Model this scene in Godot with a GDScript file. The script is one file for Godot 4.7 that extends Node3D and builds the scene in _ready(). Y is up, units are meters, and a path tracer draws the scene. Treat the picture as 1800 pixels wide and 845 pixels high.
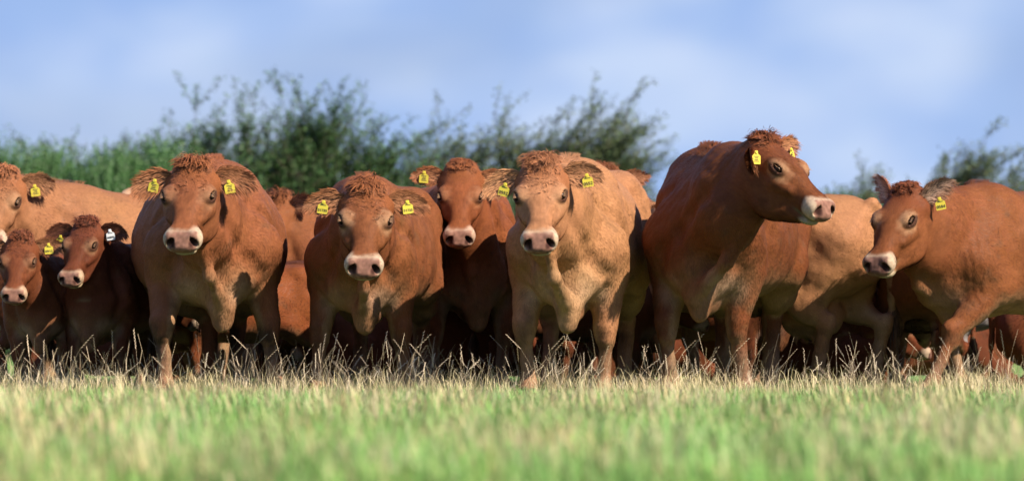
extends Node3D
# A herd of red-brown beef cattle in rough pasture, photographed from low down with a long lens.
# Camera looks along -z; the cattle stand round z = 0 and face +z. x runs to the picture's right.

const CAM_H := 0.417

class Prims:
	# a set of rounded shapes joined by smooth minimum
	var T := PackedInt32Array()
	var A := PackedVector3Array()
	var B := PackedVector3Array()
	var C := PackedVector3Array()
	var D := PackedVector3Array()
	var R0 := PackedFloat32Array()
	var R1 := PackedFloat32Array()
	var K := PackedFloat32Array()
	var tables: Array[PackedFloat32Array] = []

	func _put(t: int, a: Vector3, b: Vector3, c: Vector3, d: Vector3, r0: float, r1: float, k: float) -> void:
		T.append(t); A.append(a); B.append(b); C.append(c); D.append(d); R0.append(r0); R1.append(r1); K.append(k)

	func cone(a: Vector3, b: Vector3, ra: float, rb: float, k: float) -> void:
		var ab := b - a
		_put(0, a, ab, Vector3(1.0 / maxf(ab.length_squared(), 1e-8), 0, 0), Vector3.ZERO, ra, rb, k)

	func groove(a: Vector3, b: Vector3, ra: float, rb: float, k: float) -> void:
		cone(a, b, ra, rb, k)
		T[T.size() - 1] = 4

	func ell(c: Vector3, ax: Basis, r: Vector3, k: float, cut := false) -> void:
		_put(3 if cut else 1, c, ax.x / r.x, ax.y / r.y, ax.z / r.z, minf(r.x, minf(r.y, r.z)), 0.0, k)
		# second vectors for the gradient scale are the first divided again by the radii
		tables.append(PackedFloat32Array([r.x, r.y, r.z]))
		R1[R1.size() - 1] = tables.size() - 1

	func loft(o: Vector3, ax: Basis, rows: Array, taper: float, k: float) -> void:
		# rows: along, top, bottom, half width, exponent; resampled to 64 smooth steps
		var t := PackedFloat32Array()
		var u0: float = rows[0][0]
		var u1: float = rows[-1][0]
		t.append_array([u0, u1, taper])
		for i in 65:
			var u := lerpf(u0, u1, i / 64.0)
			var j := 0
			while j < rows.size() - 2 and u > rows[j + 1][0]:
				j += 1
			var a: Array = rows[j]
			var b: Array = rows[j + 1]
			var pre: Array = rows[maxi(j - 1, 0)]
			var post: Array = rows[mini(j + 2, rows.size() - 1)]
			var w: float = clampf((u - a[0]) / (b[0] - a[0]), 0, 1)
			for c in [1, 2, 3, 4]:
				t.append(cubic_interpolate_in_time(a[c], b[c], pre[c], post[c], w, b[0] - a[0], pre[0] - a[0] if j > 0 else -(b[0] - a[0]), post[0] - a[0] if j + 2 < rows.size() else 2.0 * (b[0] - a[0])))
		tables.append(t)
		_put(2, o, ax.x, ax.y, ax.z, 0.0, tables.size() - 1, k)

	func one(i: int, p: Vector3) -> float:
		var t := T[i]
		var q := p - A[i]
		if t == 0 or t == 4:
			var ba := B[i]
			var h := clampf(q.dot(ba) * C[i].x, 0.0, 1.0)
			return (q - ba * h).length() - lerpf(R0[i], R1[i], h)
		if t == 2:
			var tb: PackedFloat32Array = tables[int(R1[i])]
			var s := absf(q.dot(B[i]))
			var v := q.dot(C[i])
			var u := q.dot(D[i])
			var f := (u - tb[0]) / (tb[1] - tb[0]) * 64.0
			var du := 0.0
			if f < 0.0:
				du = tb[0] - u
				f = 0.0
			elif f > 63.999:
				du = maxf(u - tb[1], 0.0)
				f = 63.999
			var j := int(f)
			f -= j
			j = 3 + j * 4
			var top := lerpf(tb[j], tb[j + 4], f)
			var bot := lerpf(tb[j + 1], tb[j + 5], f)
			var hw := lerpf(tb[j + 2], tb[j + 6], f)
			var n := lerpf(tb[j + 3], tb[j + 7], f)
			var hh := (top - bot) * 0.5
			var vv := (v - (top + bot) * 0.5) / hh
			hw *= 1.0 - tb[2] * clampf(vv, -1.2, 1.2)
			var g := pow(pow(s / hw, n) + pow(absf(vv), n), 1.0 / n)
			var d := (g - 1.0) * minf(hw, hh) * 0.85
			if du > 0.0:
				d = sqrt(maxf(d, 0.0) * maxf(d, 0.0) + du * du)
			return d
		var e := Vector3(q.dot(B[i]), q.dot(C[i]), q.dot(D[i]))
		var r: PackedFloat32Array = tables[int(R1[i])]
		var k1 := e.length()
		var k2 := Vector3(e.x / r[0], e.y / r[1], e.z / r[2]).length()
		return k1 * (k1 - 1.0) / maxf(k2, 1e-5)

	func eval(p: Vector3, act: PackedInt32Array) -> float:
		var d := 10.0
		for i in act:
			var e := one(i, p)
			var k := K[i]
			if T[i] >= 3:
				e = -e
				var hc := k - absf(d - e)
				d = maxf(d, e)
				if hc > 0.0:
					d += hc * hc / (4.0 * k)
			else:
				var h := k - absf(d - e)
				d = minf(d, e)
				if h > 0.0:
					d -= h * h / (4.0 * k)
		return d

	# surface nets over the box lo..hi; keep = 0 all, else the side of the neck plane (+1 head, -1 body)
	func nets(lo: Vector3, hi: Vector3, cell: float, side: int, hc: Vector3, hr: float, pp: Vector3, pn: Vector3, out_v: PackedVector3Array, out_i: PackedInt32Array) -> void:
		var N := 4
		var bs := cell * N
		var nb := Vector3i(((hi - lo) / bs).ceil())
		var sy := nb.x * N + 2
		var sz := sy * (nb.y * N + 2)
		var cells := {}
		var keys := PackedInt64Array()
		var masks := PackedInt32Array()
		var samp := PackedFloat32Array()
		var n1 := N + 1
		samp.resize(n1 * n1 * n1)
		var rad := bs * 0.87
		var allp := PackedInt32Array(range(T.size()))
		var ds := PackedFloat32Array()
		ds.resize(T.size())
		for bz in nb.z:
			for by in nb.y:
				for bx in nb.x:
					var o := lo + Vector3(bx, by, bz) * bs
					var ctr := o + Vector3.ONE * bs * 0.5
					if side == 1 and ((ctr - hc).length() > hr + 0.1 or (ctr - pp).dot(pn) < -0.1):
						continue
					if side == -1 and (ctr - hc).length() < hr - 0.12 and (ctr - pp).dot(pn) > 0.12:
						continue
					var dm := 10.0
					for i in allp:
						ds[i] = one(i, ctr)
						if T[i] < 3:
							dm = minf(dm, ds[i])
					if dm > rad * 1.6 + 0.06:
						continue
					var act := PackedInt32Array()
					for i in allp:
						if T[i] >= 3:
							if ds[i] < rad * 2.0 + K[i]:
								act.append(i)
						elif ds[i] < dm + K[i] * 1.5 + rad * 2.4:
							act.append(i)
					var dc := eval(ctr, act)
					if absf(dc) > rad * 1.5 + 0.004:
						continue
					var w := 0
					for z in n1:
						for y in n1:
							for x in n1:
								samp[w] = eval(o + Vector3(x, y, z) * cell, act)
								w += 1
					for z in N:
						for y in N:
							for x in N:
								var b := x + n1 * (y + n1 * z)
								var s0 := samp[b]
								var s1 := samp[b + 1]
								var s2 := samp[b + n1]
								var s3 := samp[b + n1 + 1]
								b += n1 * n1
								var s4 := samp[b]
								var s5 := samp[b + 1]
								var s6 := samp[b + n1]
								var s7 := samp[b + n1 + 1]
								var m := int(s0 < 0) | int(s1 < 0) << 1 | int(s2 < 0) << 2 | int(s3 < 0) << 3 | int(s4 < 0) << 4 | int(s5 < 0) << 5 | int(s6 < 0) << 6 | int(s7 < 0) << 7
								if m == 0 or m == 255:
									continue
								var acc := Vector3.ZERO
								var cnt := 0
								if (s0 < 0) != (s1 < 0): acc += Vector3(s0 / (s0 - s1), 0, 0); cnt += 1
								if (s2 < 0) != (s3 < 0): acc += Vector3(s2 / (s2 - s3), 1, 0); cnt += 1
								if (s4 < 0) != (s5 < 0): acc += Vector3(s4 / (s4 - s5), 0, 1); cnt += 1
								if (s6 < 0) != (s7 < 0): acc += Vector3(s6 / (s6 - s7), 1, 1); cnt += 1
								if (s0 < 0) != (s2 < 0): acc += Vector3(0, s0 / (s0 - s2), 0); cnt += 1
								if (s1 < 0) != (s3 < 0): acc += Vector3(1, s1 / (s1 - s3), 0); cnt += 1
								if (s4 < 0) != (s6 < 0): acc += Vector3(0, s4 / (s4 - s6), 1); cnt += 1
								if (s5 < 0) != (s7 < 0): acc += Vector3(1, s5 / (s5 - s7), 1); cnt += 1
								if (s0 < 0) != (s4 < 0): acc += Vector3(0, 0, s0 / (s0 - s4)); cnt += 1
								if (s1 < 0) != (s5 < 0): acc += Vector3(1, 0, s1 / (s1 - s5)); cnt += 1
								if (s2 < 0) != (s6 < 0): acc += Vector3(0, 1, s2 / (s2 - s6)); cnt += 1
								if (s3 < 0) != (s7 < 0): acc += Vector3(1, 1, s3 / (s3 - s7)); cnt += 1
								var key := (bx * N + x + 1) + sy * (by * N + y + 1) + sz * (bz * N + z + 1)
								cells[key] = out_v.size()
								keys.append(key)
								masks.append(m)
								out_v.append(o + (Vector3(x, y, z) + acc / cnt) * cell)
		for c in keys.size():
			var key := keys[c]
			var m := masks[c]
			var me := int(cells[key])
			if side != 0:
				var p := out_v[me]
				var on_head := (p - hc).length() < hr and (p - pp).dot(pn) > 0.0
				if side == 1 and not ((p - hc).length() < hr + 0.015 and (p - pp).dot(pn) > -0.015):
					continue
				if side == -1 and ((p - hc).length() < hr - 0.015 and (p - pp).dot(pn) > 0.015) and on_head:
					continue
			var in0 := (m & 1) != 0
			if in0 != ((m & 2) != 0):
				_quad(cells, me, key - sy, key - sy - sz, key - sz, in0, out_i)
			if in0 != ((m & 4) != 0):
				_quad(cells, me, key - sz, key - sz - 1, key - 1, in0, out_i)
			if in0 != ((m & 16) != 0):
				_quad(cells, me, key - 1, key - 1 - sy, key - sy, in0, out_i)

	func _quad(cells: Dictionary, a: int, kb: int, kc: int, kd: int, flip: bool, out_i: PackedInt32Array) -> void:
		if not (cells.has(kb) and cells.has(kc) and cells.has(kd)):
			return
		var b: int = cells[kb]
		var c: int = cells[kc]
		var d: int = cells[kd]
		if flip:
			out_i.append_array([a, c, b, a, d, c])
		else:
			out_i.append_array([a, b, c, a, c, d])


class Strands:
	# tapered ribbons of hair, given the normal of the skin they grow on
	var V := PackedVector3Array()
	var N := PackedVector3Array()
	var C := PackedColorArray()
	var I := PackedInt32Array()

	func blade(p: Vector3, tip: Vector3, n: Vector3, w: float, col: Color) -> void:
		var s := (tip - p).cross(n).normalized() * w * 0.5
		var b := V.size()
		V.append(p - s); V.append(p + s); V.append(tip)
		N.append(n); N.append(n); N.append(n)
		C.append(col); C.append(col); C.append(col)
		I.append(b + 1); I.append(b); I.append(b + 2)

	func lock(pts: PackedVector3Array, n: Vector3, w: float, col: Color, tipcol: Color) -> void:
		var last := pts.size() - 1
		var b := V.size()
		for i in pts.size():
			var dir := (pts[mini(i + 1, last)] - pts[maxi(i - 1, 0)]).normalized()
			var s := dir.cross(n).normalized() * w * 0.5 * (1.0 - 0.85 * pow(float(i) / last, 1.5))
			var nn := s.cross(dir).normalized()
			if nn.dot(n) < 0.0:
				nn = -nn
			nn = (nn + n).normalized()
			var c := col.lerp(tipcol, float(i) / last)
			V.append(pts[i] - s); V.append(pts[i] + s)
			N.append(nn); N.append(nn)
			C.append(c); C.append(c)
		for i in last:
			var k := b + i * 2
			I.append_array([k + 1, k, k + 2, k + 1, k + 2, k + 3])

	func mesh() -> ArrayMesh:
		return arrays(V, N, C, I)

	static func arrays(v: PackedVector3Array, n: PackedVector3Array, c: PackedColorArray, i: PackedInt32Array) -> ArrayMesh:
		var a := []
		a.resize(Mesh.ARRAY_MAX)
		a[Mesh.ARRAY_VERTEX] = v
		a[Mesh.ARRAY_NORMAL] = n
		a[Mesh.ARRAY_COLOR] = c
		a[Mesh.ARRAY_INDEX] = i
		var m := ArrayMesh.new()
		m.add_surface_from_arrays(Mesh.PRIMITIVE_TRIANGLES, a)
		return m


class Beast:
	# one cow or calf: its measures, then its meshes in its own axes (y up, +z forward, x to the picture's right when it faces the camera)
	var o: Dictionary
	var rng := RandomNumberGenerator.new()
	var noise := FastNoiseLite.new()
	var curl := FastNoiseLite.new()
	var H: Transform3D          # head frame: x across, y up out of the forehead, z along the face to the nose; unscaled metres of a full-grown cow
	var Hi: Transform3D
	var V := PackedVector3Array()
	var N := PackedVector3Array()
	var C := PackedColorArray()
	var I := PackedInt32Array()
	var fur := Strands.new()
	var mane := Strands.new()
	var S := 1.0
	var eyes: Array[Vector3] = []
	var eye_r := 0.023
	var ear_frames: Array[Transform3D] = []

	func setup(opt: Dictionary) -> void:
		o = opt
		S = o.scale
		rng.seed = o.seed
		noise.seed = o.seed
		noise.frequency = 1.0
		noise.fractal_octaves = 2
		curl.seed = o.seed + 7
		curl.frequency = 1.0
		curl.fractal_octaves = 1
		var at := Transform3D(Basis(Vector3.UP, deg_to_rad(o.yaw)), o.at)
		var f := deg_to_rad(o.head_yaw)
		var P := deg_to_rad(o.head_pitch)
		var u := Vector3(sin(f) * cos(P), -sin(P), cos(f) * cos(P))
		var s := Vector3(cos(f), 0, -sin(f))
		var b := Basis(s, u.cross(s), u) * Basis(Vector3(0, 0, 1), deg_to_rad(o.get("head_roll", 0.0)))
		var hs: float = o.head_scale
		H = at.affine_inverse() * Transform3D(b.scaled_local(Vector3(o.get("head_width", 1.0), 1, 1) * hs), o.eye)
		Hi = H.affine_inverse()

	func hp(x: float, y: float, z: float) -> Vector3:
		return H * Vector3(x, y, z)

	func build() -> void:
		var f := Prims.new()
		var fat: float = o.get("girth", 1.0)
		var id := Basis.IDENTITY
		var s := S
		var rows := []
		for r in [[-1.04, 1.22, 0.94, 0.05, 2.0], [-1.0, 1.29, 0.84, 0.16, 2.1], [-0.88, 1.37, 0.74, 0.25, 2.3], [-0.6, 1.405, 0.66, 0.315, 2.3], [-0.3, 1.385, 0.59, 0.37, 2.2], [0.0, 1.375, 0.555, 0.39, 2.15], [0.28, 1.385, 0.56, 0.36, 2.15], [0.5, 1.40, 0.555, 0.30, 2.1], [0.68, 1.31, 0.555, 0.265, 2.1], [0.82, 1.17, 0.58, 0.215, 2.05], [0.92, 1.05, 0.64, 0.135, 2.0], [0.97, 0.95, 0.72, 0.05, 2.0]]:
			rows.append([r[0] * s, r[1] * s, r[2] * s, r[3] * s * fat, r[4]])
		f.loft(Vector3.ZERO, id, rows, 0.13, 0.05 * s)
		# neck
		var fw := Vector3(0, 0, 1)
		var nape := hp(0, -0.03, -0.2)
		var midh := hp(0, -0.11, -0.14)
		var thr := hp(0, -0.17, -0.06)
		var wi := Vector3(0, 1.24, 0.42) * s
		var nb := Vector3(0, 1.06, 0.55) * s
		var ch := Vector3(0, 0.88, 0.68) * s
		var bow: float = o.get("bow", 0.06) * s
		for c in [[wi, nape, 0.15, 0.105, 0.02], [nb, midh, 0.215, 0.135, 0.06], [ch, thr, 0.2, 0.10, 0.08]]:
			var m: Vector3 = (c[0] + c[1]) * 0.5 + fw * bow + Vector3(0, -c[4] * s * 0.3, 0)
			var rm: float = (c[2] + c[3]) * 0.5 * s
			f.cone(c[0], m, c[2] * s, rm, 0.12 * s)
			f.cone(m, c[1], rm, c[3] * s, 0.10 * s)
		# dewlap and brisket
		var br: Vector3 = (Vector3(0, 0.45, 0.86) + o.get("brisket", Vector3.ZERO)) * s
		var dl: float = o.get("dewlap", 0.06)
		var dm: Vector3 = thr.lerp(br, 0.5) + Vector3(0, -dl * 0.5, dl) * s
		f.cone(hp(0, -0.22, -0.02), dm, 0.024 * s, 0.03 * s, 0.05 * s)
		f.cone(dm, br + Vector3(0, 0.12, 0.04) * s, 0.03 * s, 0.05 * s, 0.05 * s)
		f.cone(br + Vector3(0, 0.26, -0.08) * s, br + Vector3(0, 0.09, -0.02) * s, 0.14 * s, 0.06 * s, 0.08 * s)
		f.cone(br + Vector3(0, 0.10, -0.01) * s, br + Vector3(0, 0.015, 0) * s, 0.055 * s, 0.024 * s, 0.06 * s)
		f.cone(br + Vector3(0, 0.02, -0.02) * s, br + Vector3(0, 0.1, -0.35) * s, 0.035 * s, 0.06 * s, 0.08 * s)
		# legs
		var legs: Dictionary = o.get("legs", {})
		for sd in [-1, 1]:
			var L := "l" if sd < 0 else "r"
			var hoof: Vector3 = legs.get("f" + L, Vector3(0.21 * sd, 0, 0.56)) * s
			var knee: Vector3 = legs.get("k" + L, Vector3(hoof.x / s * 0.6 + 0.09 * sd, 0.43, hoof.z / s * 0.5 + 0.31)) * s
			if o.get("lying", false):
				hoof = Vector3(0.2 * sd, 0.42, 0.5) * s
				knee = Vector3(0.27 * sd, 0.47, 0.80) * s
			var el := Vector3(0.225 * sd * fat, 0.74, 0.52) * s
			f.cone(Vector3(0.12 * sd, 1.22, 0.40) * s, Vector3(0.195 * sd * fat, 0.9, 0.66) * s, 0.13 * s, 0.13 * s, 0.12 * s)
			f.cone(Vector3(0.205 * sd * fat, 0.9, 0.63) * s, el, 0.13 * s, 0.125 * s, 0.10 * s)
			f.cone(el + Vector3(0, -0.02, 0.03) * s, knee.lerp(el, 0.1), 0.115 * s, 0.068 * s, 0.04 * s)
			f.cone(knee + Vector3(0, 0.035, 0.006) * s, knee - Vector3(0, 0.035, -0.004) * s, 0.066 * s, 0.060 * s, 0.03 * s)
			var fet := knee.lerp(hoof + Vector3(0, 0.11, -0.01) * s, 1.0)
			f.cone(knee, fet, 0.044 * s, 0.041 * s, 0.025 * s)
			f.cone(fet, fet + Vector3(0, 0.0, -0.025) * s, 0.052 * s, 0.045 * s, 0.02 * s)
			f.cone(fet, hoof + Vector3(0, 0.05, 0.05) * s, 0.046 * s, 0.052 * s, 0.02 * s)
			for t in [-1, 1]:
				f.cone(hoof + Vector3(0.03 * t, 0.06, 0.045) * s, hoof + Vector3(0.034 * t, 0.025, 0.095) * s, 0.036 * s, 0.03 * s, 0.01 * s)
			# hind leg
			var hh: Vector3 = legs.get("h" + L, Vector3(0.2 * sd, 0, -0.74)) * s
			var hock: Vector3 = hh + Vector3(0, 0.5, -0.1) * s
			if o.get("lying", false):
				hh = Vector3(0.34 * sd, 0.43, -0.38) * s
				hock = Vector3(0.32 * sd, 0.5, -0.76) * s
			var stif := Vector3(0.26 * sd * fat, 0.76, -0.42) * s
			f.cone(Vector3(0.17 * sd, 1.15, -0.66) * s, stif, 0.2 * s, 0.13 * s, 0.08 * s)
			f.cone(Vector3(0.17 * sd, 1.08, -0.84) * s, hock.lerp(stif, 0.45), 0.17 * s, 0.1 * s, 0.08 * s)
			f.cone(stif, hock, 0.125 * s, 0.058 * s, 0.07 * s)
			f.cone(hock + Vector3(0, 0.04, -0.03) * s, hock - Vector3(0, 0.04, 0) * s, 0.045 * s, 0.052 * s, 0.03 * s)
			f.cone(hock, hh + Vector3(0, 0.11, -0.02) * s, 0.052 * s, 0.046 * s, 0.03 * s)
			f.cone(hh + Vector3(0, 0.11, -0.02) * s, hh + Vector3(0, 0.04, 0.04) * s, 0.048 * s, 0.055 * s, 0.02 * s)
			# hook bone and shoulder blade
			f.ell(Vector3(0.2 * sd, 1.3, -0.55) * s, id, Vector3(0.09, 0.07, 0.12) * s, 0.08 * s)
		if o.get("udder", false):
			f.ell(Vector3(0, 0.56, -0.5) * s, id, Vector3(0.19, 0.17, 0.24) * s, 0.06 * s)
			for t in 4:
				var q := Vector3(-0.08 + 0.16 * (t % 2), 0.44, -0.42 - 0.14 * (t / 2)) * s
				f.cone(q, q - Vector3(0, 0.07, 0) * s, 0.022 * s, 0.014 * s, 0.02 * s)
		# tail
		var tl: Array = [Vector3(0, 1.33, -0.98), Vector3(0, 1.22, -1.09), Vector3(0.01, 0.9, -1.1), Vector3(0.02, 0.55, -1.08)]
		for i in 3:
			tl[i + 1] += Vector3(float(o.get("tail_x", 0.0)) * (i + 1) / 3.0, 0, absf(float(o.get("tail_x", 0.0))) * 0.3)
		for i in 3:
			f.cone(tl[i] * s, tl[i + 1] * s, (0.05 - 0.008 * i) * s, (0.042 - 0.008 * i) * s, 0.04 * s)
		# head
		var hb := H.basis.orthonormalized()
		var hs: float = o.head_scale
		var up := []
		for r in [[-0.26, -0.02, -0.15, 0.07, 2.1], [-0.2, 0.055, -0.2, 0.12, 2.3], [-0.13, 0.088, -0.22, 0.138, 2.4], [-0.05, 0.092, -0.225, 0.138, 2.8], [0.03, 0.088, -0.22, 0.134, 2.8], [0.095, 0.080, -0.205, 0.116, 2.5], [0.16, 0.068, -0.165, 0.086, 2.3], [0.22, 0.058, -0.12, 0.075, 2.3], [0.265, 0.053, -0.10, 0.080, 2.3], [0.31, 0.05, -0.092, 0.102, 2.3], [0.345, 0.042, -0.088, 0.106, 2.4], [0.375, 0.022, -0.084, 0.094, 2.4], [0.395, 0.0, -0.075, 0.07, 2.3], [0.402, -0.02, -0.06, 0.04, 2.2]]:
			up.append([r[0] * hs, r[1] * hs, r[2] * hs, r[3] * hs * float(o.get("head_width", 1.0)), r[4]])
		var jaw := []
		for r in [[-0.12, -0.1, -0.2, 0.05, 2.0], [-0.05, -0.08, -0.25, 0.115, 2.2], [0.03, -0.08, -0.275, 0.13, 2.3], [0.1, -0.085, -0.262, 0.112, 2.3], [0.17, -0.085, -0.22, 0.082, 2.2], [0.24, -0.08, -0.168, 0.062, 2.2], [0.29, -0.085, -0.148, 0.06, 2.2], [0.325, -0.09, -0.138, 0.06, 2.3], [0.348, -0.095, -0.128, 0.048, 2.3], [0.36, -0.103, -0.118, 0.025, 2.2]]:
			jaw.append([r[0] * hs, r[1] * hs, r[2] * hs, r[3] * hs * float(o.get("head_width", 1.0)), r[4]])
		f.loft(H.origin, hb, up, -0.08, 0.05 * hs)
		f.loft(H.origin, hb, jaw, 0.0, 0.02 * hs)
		f.cone(hp(0, -0.12, -0.02), hp(0, -0.13, 0.2), 0.1 * hs, 0.055 * hs, 0.05 * hs)
		f.ell(hp(0, 0.05, -0.2), hb, Vector3(0.10, 0.055, 0.06) * hs, 0.06 * hs)
		for sd in [-1, 1]:
			var e := hp(0.115 * sd, 0.043, 0.041)
			var dir := (hb * Vector3(0.74 * sd, 0.62, 0.26)).normalized()
			var eb := Basis(hb.z.slide(dir).normalized(), dir.cross(hb.z.slide(dir).normalized()).normalized() * 1.0, dir)
			f.ell(hp(0.107 * sd, 0.052, 0.021), hb, Vector3(0.046, 0.038, 0.058) * hs, 0.03 * hs)      # brow
			f.ell(e, eb, Vector3(0.044, 0.036, 0.028) * hs, 0.02 * hs)                                   # lids
			f.cone(hp(0.108 * sd, -0.03, 0.06), hp(0.088 * sd, -0.02, 0.16), 0.03 * hs, 0.018 * hs, 0.04 * hs)   # cheek bone ridge
			f.ell(hp(0.118 * sd, -0.02, -0.15), hb, Vector3(0.035, 0.045, 0.045) * hs, 0.04 * hs)       # ear root
			f.ell(hp(0.06 * sd, 0.0, 0.352), hb, Vector3(0.036, 0.042, 0.034) * hs, 0.02 * hs)       # nostril wing
			f.ell(e + dir * 0.026 * hs, eb, Vector3(0.033, 0.0165, 0.034) * hs, 0.006 * hs, true)           # eye opening
			f.ell(hp(0.062 * sd, -0.006, 0.388), hb * Basis(Vector3(0, 0, 1), 0.5 * sd), Vector3(0.019, 0.034, 0.036) * hs, 0.01 * hs, true)
			eyes.append(e + dir * 0.003 * hs - hb.y * 0.002 * hs)
		eye_r = 0.029 * hs
		f.cone(hp(-0.02, -0.03, 0.385), hp(0.02, -0.03, 0.385), 0.03 * hs, 0.03 * hs, 0.02 * hs)

		# furrows: down each side of the neck, and behind each shoulder
		var every := PackedInt32Array(range(f.T.size()))
		for sd in ([-1, 1] if o.get("furrows", true) else []):
			for line in [[thr + Vector3(0, -0.02, 0) * s, Vector3(0.02 * sd, 0.74, 0.80) * s, 0.030, 5], [nape.lerp(wi, 0.55) + Vector3(0, -0.1, 0) * s, Vector3(0, 0.98, 0.50) * s, 0.022, 4]]:
				var prev := Vector3.ZERO
				for i in int(line[3]):
					var m: Vector3 = line[0].lerp(line[1], i / (line[3] - 1.0))
					var x := 0.05 * s
					while x < 0.6 * s and f.eval(m + Vector3(x * sd, 0, 0), every) < 0.0:
						x += 0.012 * s
					var q := m + Vector3((x + line[2] * 0.5 * s) * sd, 0, 0)
					if i > 0:
						f.groove(prev, q, line[2] * s, line[2] * s, 0.06 * s)
					prev = q
		# meshes: a coarse one for the body, a fine one for the head; they share the field and overlap a little behind the poll
		var hc := hp(0, -0.07, 0.06)
		var hr := 0.42 * hs
		var pp := hp(0, -0.1, -0.2)
		var pn := (pp - (nb + ch) * 0.5).normalized()
		pn = (pn + hb.z * 0.6).normalized()
		f.nets(Vector3(minf(-0.62 * s, hc.x - hr), minf(-0.02, hc.y - hr), -1.25 * s), Vector3(maxf(0.62 * s, hc.x + hr), maxf(1.6 * s, hc.y + hr), maxf(1.1 * s, hc.z + hr)), o.cell, -1, hc, hr, pp, pn, V, I)
		f.nets(hc - Vector3.ONE * (hr + 0.03), hc + Vector3.ONE * (hr + 0.03), o.head_cell, 1, hc, hr, pp, pn, V, I)
		# unevenness: muscle, folds of the neck skin
		_normals()
		var fold: float = o.get("folds", 0.35)
		for i in V.size():
			var p := V[i]
			var h := Hi * p
			var onhead := smoothstep(-0.26, -0.16, h.z) if (p - hc).length() < hr + 0.05 else 0.0
			var a := noise.get_noise_3dv(p * 4.5 / s) * 0.011 + noise.get_noise_3dv(p * 14.0 / s) * 0.003
			# skin folds run down the side of the neck
			var zone := smoothstep(0.55 * s, 0.75 * s, p.z) * smoothstep(0.45 * s, 0.7 * s, p.y)
			var ph := p.z * 125.0 - p.y * 25.0 + noise.get_noise_3dv(Vector3(p.x, p.y * 0.5, p.z) * 4.0) * 5.0
			a += zone * fold * (0.006 * sin(ph) * (0.5 + 0.5 * noise.get_noise_3dv(p * 4.0 + Vector3(9, 3, 1))))
			V[i] = p + N[i] * a * (1.0 - onhead) * s
		_normals()
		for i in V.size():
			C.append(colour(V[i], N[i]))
		var body_i := I.size()
		for sd in [-1, 1]:
			ear(sd)
		_grow(body_i)
		_tail_switch(tl[3] * s)

	func _normals() -> void:
		N = PackedVector3Array()
		N.resize(V.size())
		for t in range(0, I.size(), 3):
			var n := (V[I[t + 2]] - V[I[t]]).cross(V[I[t + 1]] - V[I[t]])
			N[I[t]] += n
			N[I[t + 1]] += n
			N[I[t + 2]] += n
		for i in N.size():
			N[i] = N[i].normalized()

	func tint(c: Color, k: float) -> Color:
		return Color(c.r * k, c.g * k, c.b * k)

	func colour(p: Vector3, n: Vector3) -> Color:
		var coat: Color = o.coat
		var pale: Color = o.pale
		var s := S
		var a := noise.get_noise_3dv(p * 3.0) * 0.11 + noise.get_noise_3dv(p * 11.0 + Vector3(5, 5, 5)) * 0.07
		var c := tint(coat, 1.0 + a)
		c.g *= 1.0 - 0.05 * noise.get_noise_3dv(p * 2.0 + Vector3(3, 0, 8))
		var q := p / s
		var h := Hi * p
		var head := h.z > -0.24 and h.z < 0.5 and absf(h.x) < 0.2 and h.y > -0.32 and h.y < 0.16
		if not head:
			# paler under the belly, in the armpits and inside the legs
			var under := smoothstep(0.1, 0.8, -n.y) * smoothstep(0.9, 0.5, q.y)
			var inner := smoothstep(0.2, 0.75, -n.x * signf(q.x)) * smoothstep(0.85, 0.6, q.y) * smoothstep(0.05, 0.14, absf(q.x))
			c = c.lerp(pale, clampf(maxf(under, inner) * 0.75, 0, 1))
			var axil := smoothstep(0.13, 0.03, Vector2(absf(q.x) - 0.16, q.y - 0.62).length()) * smoothstep(0.45, 0.7, q.z)
			c = c.lerp(pale.lightened(0.12), axil * float(o.get("axil", 0.4)))
			# brisket
			c = c.lerp(tint(coat, 1.15).lerp(pale, 0.3), smoothstep(0.2, 0.05, (q - Vector3(0, 0.52, 0.86)).length()) * 0.7)
			var front := smoothstep(0.66, 0.82, q.z) * smoothstep(0.86, 0.70, q.y) * smoothstep(0.3, 0.16, absf(q.x))
			c = c.lerp(pale, front * (0.8 + 0.5 * noise.get_noise_3dv(p * 6.0)) * float(o.get("chest", 0.2)))
			# dark along the back
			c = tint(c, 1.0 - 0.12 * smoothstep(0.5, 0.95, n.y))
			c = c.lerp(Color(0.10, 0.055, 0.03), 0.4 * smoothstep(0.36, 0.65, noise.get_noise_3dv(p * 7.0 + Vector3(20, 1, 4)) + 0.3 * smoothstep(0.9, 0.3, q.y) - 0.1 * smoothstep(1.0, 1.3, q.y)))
			# legs: greyer, dark knees, then dusty shanks
			if q.y < 0.62 and absf(q.x) > 0.05 and not o.get("lying", false):
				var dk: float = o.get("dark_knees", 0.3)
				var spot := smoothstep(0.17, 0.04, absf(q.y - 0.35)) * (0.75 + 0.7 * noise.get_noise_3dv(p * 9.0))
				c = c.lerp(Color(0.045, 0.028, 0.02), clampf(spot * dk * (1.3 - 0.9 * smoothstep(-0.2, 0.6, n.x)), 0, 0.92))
				c = c.lerp(Color(0.24, 0.155, 0.10), smoothstep(0.36, 0.2, q.y) * 0.55)
				if q.y < 0.075:
					c = Color(0.05, 0.04, 0.032)
			return c
		# the head
		c = tint(c, 1.0 + 0.22 * noise.get_noise_3dv(Vector3(h.x * 55.0, h.y * 40.0, h.z * 14.0)) - 0.16 * smoothstep(0.1, 0.5, noise.get_noise_3dv(p * 9.0 + Vector3(2, 8, 4))))
		c = c.lerp(tint(o.poll_coat, 1.0 + a), 0.75 * smoothstep(0.06, -0.14, h.z) * smoothstep(-0.12, 0.03, h.y))
		var e := Vector3(absf(h.x) - 0.115, h.y - 0.043, h.z - 0.041)
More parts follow.
